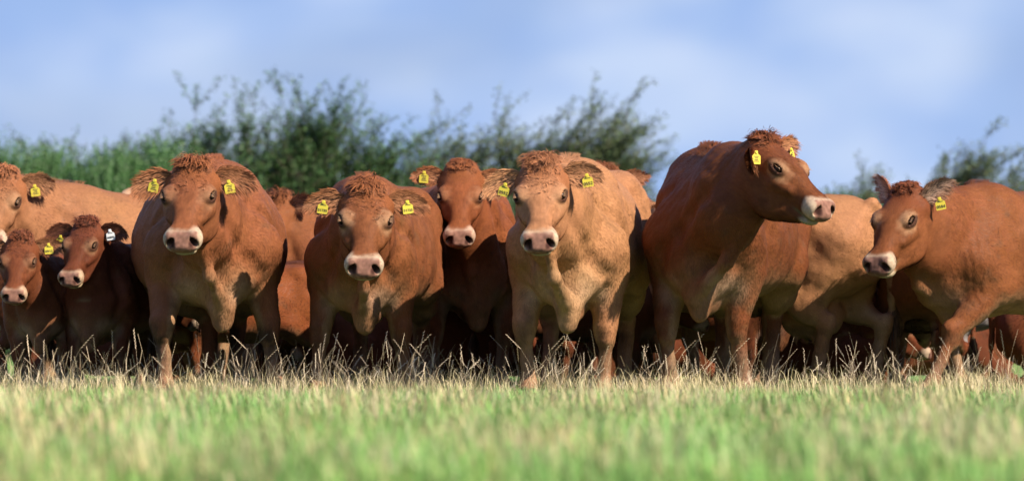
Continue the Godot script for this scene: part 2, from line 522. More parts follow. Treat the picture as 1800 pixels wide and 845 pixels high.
		var ring := (0.45 + 0.55 * smoothstep(0.004, 0.03, absf(e.y))) * smoothstep(0.074, 0.03, Vector3(e.x * 0.8, e.y - 0.004, e.z * 0.66 - 0.006).length() + 0.014 * noise.get_noise_3dv(p * 25.0))
		c = c.lerp(o.ring_coat, ring * 0.42 * float(o.get("ring", 0.8)))
		c = c.lerp(Color(0.075, 0.035, 0.022), smoothstep(0.052, 0.036, Vector3(e.x * 0.5, e.y * 1.35, e.z * 0.85).length()))
		var mz := h.z + noise.get_noise_3dv(p * 14.0) * 0.02 - 0.15 * maxf(0.0, -h.y - 0.11)
		var white := smoothstep(0.29, 0.345, mz + 0.035 * smoothstep(0.03, 0.1, absf(h.x)) - 0.02 * smoothstep(0.02, 0.06, h.y)) * (0.82 + 0.3 * noise.get_noise_3dv(p * 40.0))
		c = c.lerp(o.muzzle, white)
		# bare nose pad between the nostrils down to the lip
		var pad := smoothstep(0.092, 0.078, absf(h.x) + maxf(0.0, -h.y - 0.02) * 0.55) * smoothstep(0.335, 0.355, h.z + maxf(0.0, h.y) * 0.1) * smoothstep(-0.082, -0.07, h.y) * smoothstep(0.052, 0.038, h.y)
		var nose: Color = o.nose
		c = c.lerp(tint(nose, 1.0 + 0.5 * noise.get_noise_3dv(p * 30.0)), pad)
		# nostrils and the parted lips are darker flesh
		var nv := Vector2(absf(h.x) - 0.062, h.y + 0.006)
		c = c.lerp(Color(0.05, 0.022, 0.018), smoothstep(0.034, 0.017, nv.length()) * smoothstep(0.33, 0.35, h.z))
		var lip := smoothstep(0.012, 0.003, absf(h.y + 0.089)) * smoothstep(0.2, 0.27, h.z)
		c = c.lerp(Color(0.12, 0.11, 0.05), lip * 0.7)
		c = c.lerp(Color(0.26, 0.22, 0.12), 0.7 * smoothstep(-0.095, -0.12, h.y) * smoothstep(0.26, 0.33, h.z))
		return c

	# ---------- ears
	func ear(sd: int) -> void:
		var hs: float = o.head_scale
		var hb := H.basis.orthonormalized()
		var key := "ear_l" if sd < 0 else "ear_r"
		var d: Vector3 = o.get(key, Vector3(1.0, -0.1, -0.15))      # along the ear: outwards, up, forward in the head's upright axes
		var base := hp(0.115 * sd, 0.015, -0.155)
		var upw := Vector3.UP.slide(hb.x).normalized()
		var fwd := hb.x.cross(upw).normalized()
		var X := (hb.x * sd * d.x + upw * d.y + fwd * d.z).normalized()
		var open := (fwd + Vector3(0, 0.05, 0) + hb.x * sd * float(o.get("ear_open", 0.15))).slide(X).normalized()
		var Y := open.cross(X).normalized()
		if Y.dot(Vector3.UP) < 0.0:
			Y = -Y
		var L := 0.195 * hs
		var na := 12
		var nc := 10
		var b0 := V.size()
		var inside: Color = o.get("ear_in", Color(0.31, 0.155, 0.08))
		for face in 2:
			for i in na + 1:
				var a := float(i) / na
				var w := 0.064 * hs * float(o.get("ear_w", 1.0)) * pow(sin(PI * (0.16 + 0.80 * a)), 0.85)
				if i == na:
					w *= 0.45
				for j in nc + 1:
					var b := float(j) / nc * 2.0 - 1.0
					var cup := 0.026 * hs * (1.0 - a * 0.6)
					var z := -cup * (1.0 - b * b) + 0.012 * hs * a * a
					var y := w * b * (1.0 - 0.12 * absf(b)) - 0.03 * hs * a * a
					var x := L * (a + 0.02 * (1.0 - b * b))
					var th := (0.014 * (1.0 - a) + 0.004) * hs * sqrt(maxf(0.0, 1.0 - b * b))
					V.append(base + X * x + Y * y + open * (z + (th if face == 0 else -th)))
					N.append(Vector3.ZERO)
					var cc: Color
					if face == 0:
						cc = inside.lerp(o.coat, 0.55 * smoothstep(0.4, 1.0, absf(b)) + 0.2 * a)
					else:
						cc = o.coat
					cc = tint(cc, 1.0 + 0.25 * noise.get_noise_3dv(V[-1] * 20.0))
					C.append(cc)
		var per := (na + 1) * (nc + 1)
		var i0 := I.size()
		for face in 2:
			for i in na:
				for j in nc:
					var k := b0 + face * per + i * (nc + 1) + j
					var q := [k, k + 1, k + nc + 1, k + 1, k + nc + 2, k + nc + 1]
					var nn := (V[q[2]] - V[q[0]]).cross(V[q[1]] - V[q[0]])
					if nn.dot(open) * (1.0 if face == 0 else -1.0) < 0.0:
						q = [k, k + nc + 1, k + 1, k + 1, k + nc + 1, k + nc + 2]
					I.append_array(q)
		for t in range(i0, I.size(), 3):
			var n := (V[I[t + 2]] - V[I[t]]).cross(V[I[t + 1]] - V[I[t]])
			for e in 3:
				N[I[t + e]] += n
		for i in range(b0, V.size()):
			N[i] = N[i].normalized()
		ear_frames.append(Transform3D(Basis(X, Y, X.cross(Y).normalized() * (1.0 if X.cross(Y).dot(open) > 0 else -1.0)), base))
		# hair: long inside and hanging from the lower edge, short on the back
		var hair: float = o.get("ear_hair", 1.0)
		var many := int(1500 * float(o.get("fur_amount", 1.0)))
		for k in many:
			var a := pow(rng.randf(), 0.8)
			var j := rng.randi_range(0, nc)
			var i := mini(int(a * na), na - 1)
			var face := 0 if rng.randf() < 0.6 else 1
			var at := b0 + face * per + i * (nc + 1) + j
			var p := V[at].lerp(V[at + nc + 1], rng.randf())
			if j < nc:
				p = p.lerp(V[at + 1].lerp(V[at + nc + 2], 0.5), rng.randf() * 0.9)
			var n := N[at]
			var edge := absf(float(j) / nc * 2.0 - 1.0)
			var low := 1.0 if (float(j) / nc) < 0.5 else 0.0
			var len := (0.02 + 0.032 * rng.randf() + 0.03 * edge * low) * hs * (1.0 if face == 0 else 0.55) * hair
			var cv := curl.get_noise_3dv(p * 22.0)
			var dir := (X * (0.8 + 0.5 * rng.randf()) - Y * (0.1 + 0.8 * low * edge + 0.4 * cv) + Y * (1.0 - low) * edge * 0.7 + n * (0.35 + 0.3 * rng.randf())).normalized()
			var p1 := p + dir * len * 0.55
			var p2 := p1 + (dir + Vector3(0, -0.45, 0) + n * 0.1).normalized() * len * 0.45
			var c: Color = C[at]
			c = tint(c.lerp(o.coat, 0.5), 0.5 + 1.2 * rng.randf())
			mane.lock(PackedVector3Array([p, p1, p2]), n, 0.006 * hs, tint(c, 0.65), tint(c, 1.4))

	# ---------- coat
	func _grow(tri_end: int) -> void:
		var s := S
		var hs: float = o.head_scale
		var amount: float = o.get("fur_amount", 1.0)
		var view := Basis(Vector3.UP, -deg_to_rad(o.yaw)) * Vector3(0, 0, 1)
		var hb := H.basis.orthonormalized()
		var curly: float = o.get("curly", 0.0)
		for t in range(0, tri_end, 3):
			var ia := I[t]
			var ib := I[t + 1]
			var ic := I[t + 2]
			var p0 := V[ia]
			var fn := (V[ic] - p0).cross(V[ib] - p0)
			var area := fn.length() * 0.5
			if area < 1e-9 or fn.normalized().dot(view) < -0.55:
				continue
			var h0 := Hi * p0
			var head := h0.z > -0.26 and h0.z < 0.5 and absf(h0.x) < 0.2 and h0.y > -0.33 and h0.y < 0.18
			var dens := 14000.0 * amount
			if head:
				if h0.z > 0.33:
					dens = 5000.0 * amount
				else:
					dens = 38000.0 * amount
			var want := area * dens
			var cnt := int(want) + (1 if rng.randf() < want - int(want) else 0)
			for k in cnt:
				var r1 := rng.randf()
				var r2 := rng.randf()
				if r1 + r2 > 1.0:
					r1 = 1.0 - r1
					r2 = 1.0 - r2
				var p := p0 + (V[ib] - p0) * r1 + (V[ic] - p0) * r2
				var n := (N[ia] + (N[ib] - N[ia]) * r1 + (N[ic] - N[ia]) * r2).normalized()
				var col := C[ia].lerp(C[ib], r1).lerp(C[ic], r2)
				var shade := 0.80 + 0.40 * rng.randf()
				var h := Hi * p
				var w1 := curl.get_noise_3dv(p * 9.0)
				var w2 := curl.get_noise_3dv(p * 9.0 + Vector3(31, 7, 3))
				if head:
					var e := Vector2(Vector2(absf(h.x) - 0.118, h.y - 0.045).length(), h.z - 0.041)
					if e.length() < 0.030:
						continue
					if h.z > 0.335 and h.y < 0.05 and absf(h.x) < 0.085 and h.y > -0.08:
						continue
					# forehead: curly locks around a whorl between the eyes, a tuft on the poll
					var most := float(o.get("forehead", 0.6))
					var top := smoothstep(-0.02, 0.05, h.y) * smoothstep(0.10, -0.03, h.z + curl.get_noise_3dv(p * 11.0) * 0.06) * smoothstep(0.12, 0.08, absf(h.x)) * lerpf(most, 1.0, smoothstep(-0.12, -0.18, h.z))
					var rad := (hb.x * h.x + hb.z * (h.z - 0.07) * 0.8).slide(n)
					rad = rad.normalized() if rad.length() > 1e-4 else hb.z
					if top > 0.2 and rng.randf() < top * 0.6:
						var tuft := smoothstep(-0.10, -0.18, h.z) * smoothstep(0.10, 0.04, absf(h.x))
						var len := hs * lerpf(0.026, 0.09, tuft) * (0.6 + 0.7 * rng.randf()) * float(o.get("tuft", 1.0)) * lerpf(0.45, 1.0, top)
						var q := p
						var pts := PackedVector3Array([p])
						var cell := p * 24.0 / hs
						var lean := hb.x * curl.get_noise_3dv(cell) * 1.6 + hb.z * curl.get_noise_3dv(cell + Vector3(17, 0, 0)) * 1.4
						var dir := (rad * 0.6 + lean + n * lerpf(0.34, 0.7, tuft) + Vector3.UP * tuft * 0.4).normalized()
						for g in 3:
							q += dir * len / 3.0
							pts.append(q)
							dir = (dir + lean.cross(n) * 0.35 + Vector3.DOWN * (0.25 + 0.45 * tuft) + hb.z * 0.35 * tuft - n * 0.16 * (1.0 - tuft)).normalized()
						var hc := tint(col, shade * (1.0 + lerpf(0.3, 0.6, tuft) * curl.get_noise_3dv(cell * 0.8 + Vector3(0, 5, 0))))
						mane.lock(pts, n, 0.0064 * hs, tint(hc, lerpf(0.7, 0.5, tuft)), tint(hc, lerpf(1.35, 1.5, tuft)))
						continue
					var fl := (0.007 + 0.006 * rng.randf() + 0.008 * smoothstep(-0.1, -0.2, h.y)) * hs
					if h.z > 0.28:
						fl *= 0.6
					var d := (rad + hb.x * w1 * 0.5 + hb.y * w2 * 0.4).slide(n)
					d = (d.normalized() + n * 0.32 + Vector3(rng.randf() - 0.5, rng.randf() - 0.5, rng.randf() - 0.5) * 0.35).normalized()
					fur.blade(p, p + d * fl, (n + d * 0.12).normalized(), 0.0028 * hs, tint(col, shade))
					continue
				var q := p / s
				if q.y < 0.07:
					continue
				var low := smoothstep(0.62, 0.45, q.y)
				var flow := Vector3(0, -0.55 - 0.9 * low - 0.4 * smoothstep(0.5, 0.9, q.z), -0.8 + 0.7 * low).slide(n)
				flow = (flow.normalized() + Vector3(w1, w2, -w1) * (0.55 + curly)).slide(n).normalized()
				var fl := (0.010 + 0.010 * rng.randf()) * s
				if q.z > 0.55 and q.y > 0.5:
					fl *= 1.25
				if curly > 0.5:
					fl *= 1.7
				var lift := 0.12 + 0.3 * curly
				var d := (flow + n * lift + Vector3(rng.randf() - 0.5, rng.randf() - 0.5, rng.randf() - 0.5) * (0.24 + 0.4 * curly)).normalized()
				fur.blade(p, p + d * fl, (n + d * 0.15).normalized(), 0.0042, tint(col, shade * (1.0 + 0.30 * curl.get_noise_3d(p.dot(n.cross(flow)) * 46.0, p.dot(flow) * 7.0, p.x * 3.0))))
				# a crest of longer hair down the neck
				if q.z > 0.4 and n.y > 0.75 and q.y > 1.15 and absf(q.x) < 0.05 and rng.randf() < 0.5:
					var up := (n + flow * 0.7 + Vector3(w1, 0, w2) * 0.7).normalized()
					mane.lock(PackedVector3Array([p, p + up * 0.02 * s, p + (up + flow * 0.6).normalized() * 0.042 * s]), n, 0.005, tint(col, 0.85 * shade), tint(col, shade))
		# lashes
		for i in 2:
			var out := (eyes[i] - hp(0, 0.02, 0.0)).normalized()
			for k in 16:
				var a := lerpf(-0.5, 0.5, k / 15.0)
				var b := eyes[i] + (hb.y * 0.019 + hb.z * a * 0.036) * hs + out * 0.017 * hs
				var tip := b + (out * 0.02 + hb.y * (0.004 - 0.006 * rng.randf()) + hb.z * a * 0.014) * hs
				mane.lock(PackedVector3Array([b, b.lerp(tip, 0.5) + hb.y * 0.001, tip]), hb.y, 0.0024 * hs, Color(0.22, 0.12, 0.07), Color(0.3, 0.18, 0.1))

	func _tail_switch(p: Vector3) -> void:
		for k in 260:
			var a := rng.randf() * TAU
			var q := p + Vector3(cos(a), 0, sin(a)) * 0.022 * S + Vector3(0, rng.randf_range(-0.02, 0.1), 0) * S
			var spread := Vector3(cos(a), 0, sin(a)) * rng.randf_range(0.01, 0.05) * S
			var len := rng.randf_range(0.12, 0.3) * S
			var c := Color(0.05, 0.028, 0.018).lerp(Color(0.14, 0.07, 0.035), rng.randf())
			mane.lock(PackedVector3Array([q, q + spread + Vector3(0, -len * 0.5, 0), q + spread * 1.1 + Vector3(0, -len, 0)]), Vector3(cos(a), 0, sin(a)), 0.006, c, c)


# ------------------------------------------------------------------ helpers
var used := {}
var M := {}
var beasts: Array = []

func numbered(called: String) -> String:
	var n: int = used.get(called, 0)
	used[called] = n + 1
	return called if n == 0 else "%s_%03d" % [called, n]

func tag(n: Node, label := "", category := "", group := "", kind := "") -> void:
	if label: n.set_meta("label", label)
	if category: n.set_meta("category", category)
	if group: n.set_meta("group", group)
	if kind: n.set_meta("kind", kind)

func part(called: String, mesh: Mesh, mat: Material, parent: Node3D) -> MeshInstance3D:
	var m := MeshInstance3D.new()
	m.mesh = mesh
	m.material_override = mat
	m.name = called
	var n := 0
	while parent.has_node(NodePath(String(m.name))):
		n += 1
		m.name = "%s_%03d" % [called, n]
	parent.add_child(m, true)
	return m

func thing(called: String, at: Vector3, yaw := 0.0) -> Node3D:
	var n := Node3D.new()
	n.name = numbered(called)
	n.position = at
	n.rotation.y = yaw
	add_child(n, true)
	return n

func mat(c: Color, rough: float, vertex := false) -> StandardMaterial3D:
	var m := StandardMaterial3D.new()
	m.albedo_color = c.linear_to_srgb()
	m.roughness = rough
	m.vertex_color_use_as_albedo = vertex
	return m

func grow_beast(i: int) -> void:
	beasts[i].build()

# ------------------------------------------------------------------ the herd
func herd() -> void:
	var red := Color(0.178, 0.060, 0.023)
	var tan := Color(0.348, 0.162, 0.076)
	var rust := Color(0.214, 0.075, 0.032)
	var dark := Color(0.086, 0.026, 0.011)
	var common := {
		"cell": 0.0205, "head_cell": 0.0075, "pale": Color(0.364, 0.222, 0.120), "ring_coat": Color(0.46, 0.27, 0.15), "muzzle": Color(0.464, 0.355, 0.254),
		"nose": Color(0.211, 0.107, 0.078), "head_roll": 0.0, "scale": 1.0, "head_scale": 1.0,
	}
	var list := [
		{ # big cow at the left of the front row
			"called": "cow", "label": "broad rust-red cow facing the camera with dark sooty knees and curly poll", "seed": 11,
			"at": Vector3(-1.82, 0, -0.62), "yaw": 6.0, "eye": Vector3(-1.835, 1.165, 0.72), "head_yaw": -5.0, "head_pitch": 41.0, "coat": rust, "poll_coat": red,
			"chest": 0.4, "head_width": 1.06, "head_roll": 1.5, "dark_knees": 1.0, "girth": 1.19, "brisket": Vector3(0.05, -0.02, 0.0), "ear_l": Vector3(0.95, 0.02, -0.1), "ear_r": Vector3(0.95, 0.06, -0.1), "ear_hair": 1.3,
			"legs": {"fl": Vector3(-0.28, 0, 0.72), "kl": Vector3(-0.30, 0.43, 0.74), "fr": Vector3(0.36, 0, 0.58), "kr": Vector3(0.33, 0.42, 0.60), "hl": Vector3(0.02, 0, -0.5)},
			"tags": [[-1, "", 0.10, -0.03, -12.0], [1, "", 0.085, -0.05, 10.0]],
		},
		{ # second, lower headed
			"called": "cow", "label": "stocky red-brown cow with lowered head, second from the front row's rust-red one", "seed": 22,
			"at": Vector3(-0.83, 0, -0.6), "yaw": -6.0, "eye": Vector3(-0.834, 1.03, 0.75), "head_yaw": 0.0, "head_pitch": 44.0, "coat": Color(0.179, 0.062, 0.025), "poll_coat": red, "scale": 0.93,
			"head_width": 1.05, "head_roll": -2.0, "ring": 1.3, "dark_knees": 0.5, "girth": 0.98, "brisket": Vector3(0.06, 0, 0), "ear_l": Vector3(0.95, 0.05, -0.15), "ear_r": Vector3(0.95, 0.12, -0.15),
			"legs": {"fl": Vector3(-0.28, 0, 0.62), "fr": Vector3(0.27, 0, 0.5)},
			"tags": [[-1, "51735", 0.12, -0.04, -8.0], [1, "51735", 0.11, -0.035, 6.0]],
		},
		{ # standing behind, between the two
			"called": "cow", "label": "smooth-faced red cow standing back between two front cows, one ear raised", "seed": 33,
			"at": Vector3(-0.36, 0, -2.35), "yaw": 10.0, "eye": Vector3(-0.316, 1.235, -1.25), "head_yaw": -2.0, "head_pitch": 48.0, "coat": Color(0.197, 0.061, 0.023), "poll_coat": red, "head_scale": 0.93,
			"scale": 0.97, "ring": 0.5, "tuft": 0.55, "forehead": 0.2, "ear_hair": 0.6, "muzzle": Color(0.449, 0.310, 0.226), "ear_l": Vector3(0.9, 0.28, -0.1), "ear_r": Vector3(0.95, 0.1, -0.1),
			"tags": [[-1, "", 0.13, -0.025, -4.0]], "legs": {"fl": Vector3(-0.24, 0, 0.62), "kl": Vector3(-0.25, 0.42, 0.62)},
		},
		{ # the tan cow with the readable tag
			"called": "cow", "label": "golden-tan cow facing the camera with yellow ear tag numbered 0552", "seed": 44,
			"at": Vector3(0.40, 0, -0.45), "yaw": -7.0, "eye": Vector3(0.165, 1.163, 0.95), "head_yaw": -3.0, "head_pitch": 43.0, "coat": tan, "poll_coat": Color(0.218, 0.077, 0.033),
			"pale": Color(0.434, 0.267, 0.141), "chest": 0.65, "head_roll": 3.0, "ring": 0.9, "dark_knees": 0.45, "girth": 0.99, "tuft": 1.15, "ear_l": Vector3(0.9, -0.06, -0.1), "ear_r": Vector3(0.95, 0.22, -0.05), "brisket": Vector3(0.03, -0.02, 0.02), "dewlap": 0.085,
			"legs": {"fl": Vector3(-0.23, 0, 0.64), "kl": Vector3(-0.25, 0.42, 0.67), "fr": Vector3(0.20, 0, 0.52), "kr": Vector3(0.22, 0.40, 0.56), "hl": Vector3(-0.24, 0, -0.5)},
			"tags": [[-1, "0552", 0.10, -0.05, -14.0], [1, "0552", 0.135, -0.055, 10.0]],
		},
		{ # head in profile
			"called": "cow", "label": "tall dark-red cow with head turned in profile towards the picture's edge", "seed": 55,
			"at": Vector3(1.30, 0, -0.68), "yaw": -15.0, "eye": Vector3(1.545, 1.315, 0.68), "head_yaw": 47.0, "head_pitch": 35.0, "coat": Color(0.142, 0.046, 0.018), "poll_coat": Color(0.139, 0.042, 0.017), "scale": 1.05, "girth": 0.93,
			"ring": 1.2, "dark_knees": 0.25, "tuft": 1.0, "forehead": 0.25, "ear_l": Vector3(0.75, -0.22, 0.45), "ear_r": Vector3(0.9, 0.62, -0.3), "ear_w": 0.9, "bow": 0.10, "brisket": Vector3(0.02, 0.02, 0.0), "dewlap": 0.08,
			"legs": {"fl": Vector3(-0.20, 0, 0.62), "kl": Vector3(-0.21, 0.41, 0.66), "fr": Vector3(0.20, 0, 0.52), "kr": Vector3(0.17, 0.42, 0.55), "hr": Vector3(0.13, 0, -0.55)},
			"tags": [[-1, "", 0.09, 0.0, 0.0], [1, "", 0.10, -0.05, 20.0]],
		},
		{ # tan cow seen from behind its flank, with udder
			"called": "cow", "label": "pale tan cow walking away behind the profile cow, udder and rump in view", "seed": 66,
			"at": Vector3(1.50, 0, -2.0), "yaw": -122.0, "eye": Vector3(0.55, 1.0, -2.95), "head_yaw": -122.0, "head_pitch": 40.0, "coat": tan, "poll_coat": tan, "scale": 0.90, "udder": true, "tail_x": -0.3,
			"head_cell": 0.014, "legs": {"hl": Vector3(-0.2, 0, -0.86), "hr": Vector3(0.2, 0, -0.62)},
		},
		{ # heifer at the right
			"called": "cow", "label": "red-brown heifer with ear tag 0584 looking down across the herd", "seed": 77, "cell": 0.016,
			"at": Vector3(3.24, 0, -1.3), "yaw": -60.0, "eye": Vector3(2.31, 1.06, -0.5), "head_yaw": -33.0, "head_pitch": 44.0, "coat": Color(0.178, 0.060, 0.023), "poll_coat": Color(0.119, 0.033, 0.014), "scale": 0.92, "head_scale": 1.0,
			"ring": 1.6, "brisket": Vector3(0, 0.07, -0.12), "folds": 0.5, "furrows": false, "head_width": 0.96, "dewlap": 0.09, "tuft": 0.6, "forehead": 0.2, "axil": 0.1, "nose": Color(0.170, 0.089, 0.071), "ear_l": Vector3(0.35, 0.75, -0.35), "ear_r": Vector3(0.55, 0.72, -0.3), "ear_w": 0.72, "ear_open": 0.8, "ear_in": Color(0.55, 0.42, 0.32),
			"legs": {"fr": Vector3(0.20, 0, 1.02), "kr": Vector3(0.22, 0.42, 0.86), "fl": Vector3(-0.2, 0, 0.50)},
			"tags": [[1, "0584", 0.07, -0.08, 12.0]],
		},
		{ # calves
			"called": "calf", "label": "dark brown calf nearest the picture's left edge, low in shade, pale nose", "seed": 88, "cell": 0.016,
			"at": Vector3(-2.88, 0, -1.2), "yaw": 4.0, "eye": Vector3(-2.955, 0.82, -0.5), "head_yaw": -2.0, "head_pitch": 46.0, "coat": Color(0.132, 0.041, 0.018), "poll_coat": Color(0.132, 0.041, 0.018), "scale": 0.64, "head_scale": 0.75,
			"ring": 0.5, "curly": 0.4, "muzzle": Color(0.426, 0.296, 0.198), "ear_l": Vector3(0.9, 0.1, -0.1), "ear_r": Vector3(0.9, 0.2, -0.1), "tags": [[1, "0913", 0.11, -0.03, 4.0]],
		},
		{
			"called": "calf", "label": "dark brown calf with white metal tag in one ear, beside the rust-red cow", "seed": 99, "cell": 0.016,
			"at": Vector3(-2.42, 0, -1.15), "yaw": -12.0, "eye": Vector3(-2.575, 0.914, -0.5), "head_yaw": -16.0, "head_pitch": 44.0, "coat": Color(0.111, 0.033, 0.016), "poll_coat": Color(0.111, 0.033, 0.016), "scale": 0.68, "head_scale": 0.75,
			"ring": 0.8, "curly": 0.4, "muzzle": Color(0.426, 0.296, 0.198), "ear_l": Vector3(0.85, 0.12, -0.05), "ear_r": Vector3(0.9, 0.12, -0.1), "ear_in": Color(0.06, 0.03, 0.02), "tags": [[-1, "60899", 0.09, -0.075, -6.0], [1, "white", 0.09, -0.03, 8.0]],
		},
		{ # at the left edge, side on
			"called": "cow", "label": "orange-tan cow side on behind the two calves, face cut by picture edge", "seed": 111,
			"at": Vector3(-2.50, 0, -3.2), "yaw": -58.0, "eye": Vector3(-3.31, 1.232, -2.5), "head_yaw": -6.0, "head_pitch": 44.0, "coat": Color(0.276, 0.122, 0.057), "poll_coat": rust, "scale": 0.96,
			"ring": 1.0, "head_cell": 0.009, "ear_r": Vector3(0.95, 0.22, -0.1), "tags": [[1, "", 0.09, -0.05, 8.0]],
		},
		{ # partly hidden cattle behind
			"called": "cow", "label": "cream-backed cow farthest behind, mostly hidden by the broad rust-red cow", "seed": 122, "cell": 0.03, "head_cell": 0.016,
			"at": Vector3(-2.22, 0, -5.8), "yaw": 152.0, "eye": Vector3(-1.66, 1.1, -6.9), "head_yaw": 152.0, "head_pitch": 45.0, "coat": Color(0.362, 0.221, 0.143), "poll_coat": tan, "scale": 1.03, "fur_amount": 0.4,
		},
		{
			"called": "cow", "label": "red cow side on behind the gap between rust-red and stocky cows", "seed": 133, "cell": 0.024, "head_cell": 0.014,
			"at": Vector3(-0.82, 0, -4.2), "yaw": -78.0, "eye": Vector3(-1.66, 1.12, -3.95), "head_yaw": -40.0, "head_pitch": 45.0, "coat": rust, "poll_coat": red, "scale": 0.86, "fur_amount": 0.5, "ear_r": Vector3(0.9, 0.45, -0.2),
		},
		{
			"called": "cow", "label": "cow hidden behind the golden-tan one, only a hairy ear showing", "seed": 144, "cell": 0.03, "head_cell": 0.012,
			"at": Vector3(0.72, 0, -4.6), "yaw": 0.0, "eye": Vector3(0.60, 1.28, -3.4), "head_yaw": 0.0, "head_pitch": 45.0, "coat": rust, "poll_coat": red, "scale": 0.98, "fur_amount": 0.6, "ear_r": Vector3(0.9, 0.38, -0.1), "ear_hair": 0.5, "ear_in": Color(0.36, 0.18, 0.10),
		},
		{
			"called": "calf", "label": "curly red calf in the dark behind the rust-red cow's forelegs", "seed": 155, "cell": 0.022, "head_cell": 0.014, "fur_amount": 0.6,
			"at": Vector3(-1.72, 0, -2.5), "yaw": -75.0, "eye": Vector3(-2.28, 0.62, -2.3), "head_yaw": -75.0, "head_pitch": 55.0, "coat": Color(0.178, 0.052, 0.019), "poll_coat": red, "scale": 0.6, "head_scale": 0.62, "curly": 0.9,
		},
		{
			"called": "calf", "label": "curly red calf seen from behind under the red heifer's chin", "seed": 166, "cell": 0.018, "head_cell": 0.014,
			"at": Vector3(2.62, 0, -2.35), "yaw": 172.0, "eye": Vector3(2.7, 0.8, -3.2), "head_yaw": 170.0, "head_pitch": 40.0, "coat": Color(0.178, 0.051, 0.019), "poll_coat": red, "scale": 0.72, "tail_x": -0.3, "head_scale": 0.62, "curly": 0.9,
		},
		{
			"called": "calf", "label": "curly red calf nosing under the pale tan cow's udder", "seed": 177, "cell": 0.018, "head_cell": 0.012,
			"at": Vector3(2.55, 0, -3.45), "yaw": -62.0, "eye": Vector3(2.0, 0.56, -3.1), "head_yaw": -40.0, "head_pitch": 60.0, "coat": Color(0.145, 0.041, 0.017), "poll_coat": red, "scale": 0.58, "head_scale": 0.62, "curly": 0.9,
		},
		{
			"called": "cow", "label": "pale grey cow behind the red heifer, only legs and belly showing", "seed": 188, "cell": 0.026, "head_cell": 0.016, "fur_amount": 0.5,
			"at": Vector3(3.72, 0, -4.1), "yaw": 92.0, "eye": Vector3(4.7, 0.95, -4.1), "head_yaw": 92.0, "head_pitch": 45.0, "coat": Color(0.303, 0.265, 0.266), "poll_coat": Color(0.264, 0.234, 0.233), "pale": Color(0.464, 0.429, 0.388), "scale": 0.82, "head_scale": 0.85,
		},
		{
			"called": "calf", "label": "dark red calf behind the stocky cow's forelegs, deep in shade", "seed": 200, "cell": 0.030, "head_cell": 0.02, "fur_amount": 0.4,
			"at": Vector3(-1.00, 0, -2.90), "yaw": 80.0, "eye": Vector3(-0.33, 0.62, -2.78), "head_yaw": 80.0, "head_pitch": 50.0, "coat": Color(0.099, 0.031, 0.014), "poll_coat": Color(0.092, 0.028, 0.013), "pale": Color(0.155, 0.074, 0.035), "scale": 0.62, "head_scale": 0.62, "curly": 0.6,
		},
		{
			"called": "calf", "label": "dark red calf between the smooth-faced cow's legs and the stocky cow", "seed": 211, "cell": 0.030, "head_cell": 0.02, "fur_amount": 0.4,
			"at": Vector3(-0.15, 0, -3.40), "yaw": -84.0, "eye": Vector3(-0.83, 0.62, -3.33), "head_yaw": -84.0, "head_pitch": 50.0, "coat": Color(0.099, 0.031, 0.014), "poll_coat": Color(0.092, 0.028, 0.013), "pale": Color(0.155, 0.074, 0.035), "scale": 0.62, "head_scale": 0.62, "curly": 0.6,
		},
		{
			"called": "calf", "label": "dark red calf behind the golden-tan cow's left foreleg, in shade", "seed": 222, "cell": 0.030, "head_cell": 0.02, "fur_amount": 0.4,
			"at": Vector3(0.42, 0, -2.20), "yaw": 86.0, "eye": Vector3(1.10, 0.62, -2.15), "head_yaw": 86.0, "head_pitch": 50.0, "coat": Color(0.099, 0.031, 0.014), "poll_coat": Color(0.092, 0.028, 0.013), "pale": Color(0.155, 0.074, 0.035), "scale": 0.62, "head_scale": 0.62, "curly": 0.6,
		},
		{
			"called": "calf", "label": "dark red calf behind the golden-tan cow's flank, in shade", "seed": 233, "cell": 0.030, "head_cell": 0.02, "fur_amount": 0.4,
			"at": Vector3(1.00, 0, -3.70), "yaw": -70.0, "eye": Vector3(0.36, 0.62, -3.47), "head_yaw": -70.0, "head_pitch": 50.0, "coat": Color(0.099, 0.031, 0.014), "poll_coat": Color(0.092, 0.028, 0.013), "pale": Color(0.155, 0.074, 0.035), "scale": 0.62, "head_scale": 0.62, "curly": 0.6,
		},
		{
			"called": "calf", "label": "dark red calf behind the profile cow's forelegs, in shade", "seed": 244, "cell": 0.030, "head_cell": 0.02, "fur_amount": 0.4,
			"at": Vector3(1.25, 0, -3.20), "yaw": 75.0, "eye": Vector3(1.91, 0.62, -3.02), "head_yaw": 75.0, "head_pitch": 50.0, "coat": Color(0.099, 0.031, 0.014), "poll_coat": Color(0.092, 0.028, 0.013), "pale": Color(0.155, 0.074, 0.035), "scale": 0.62, "head_scale": 0.62, "curly": 0.6,
		},
		{
			"called": "calf", "label": "dark red calf between the profile cow's hind leg and the pale tan cow", "seed": 255, "cell": 0.030, "head_cell": 0.02, "fur_amount": 0.4,
			"at": Vector3(2.05, 0, -4.40), "yaw": -88.0, "eye": Vector3(1.37, 0.62, -4.38), "head_yaw": -88.0, "head_pitch": 50.0, "coat": Color(0.099, 0.031, 0.014), "poll_coat": Color(0.092, 0.028, 0.013), "pale": Color(0.155, 0.074, 0.035), "scale": 0.62, "head_scale": 0.62, "curly": 0.6,
		},
		{
			"called": "calf", "label": "dark red calf behind the two front calves, only dark legs showing", "seed": 266, "cell": 0.030, "head_cell": 0.02, "fur_amount": 0.4,
			"at": Vector3(-2.75, 0, -2.25), "yaw": 72.0, "eye": Vector3(-2.10, 0.62, -2.04), "head_yaw": 72.0, "head_pitch": 50.0, "coat": Color(0.099, 0.031, 0.014), "poll_coat": Color(0.092, 0.028, 0.013), "pale": Color(0.155, 0.074, 0.035), "scale": 0.62, "head_scale": 0.62, "curly": 0.6,
		},
		{
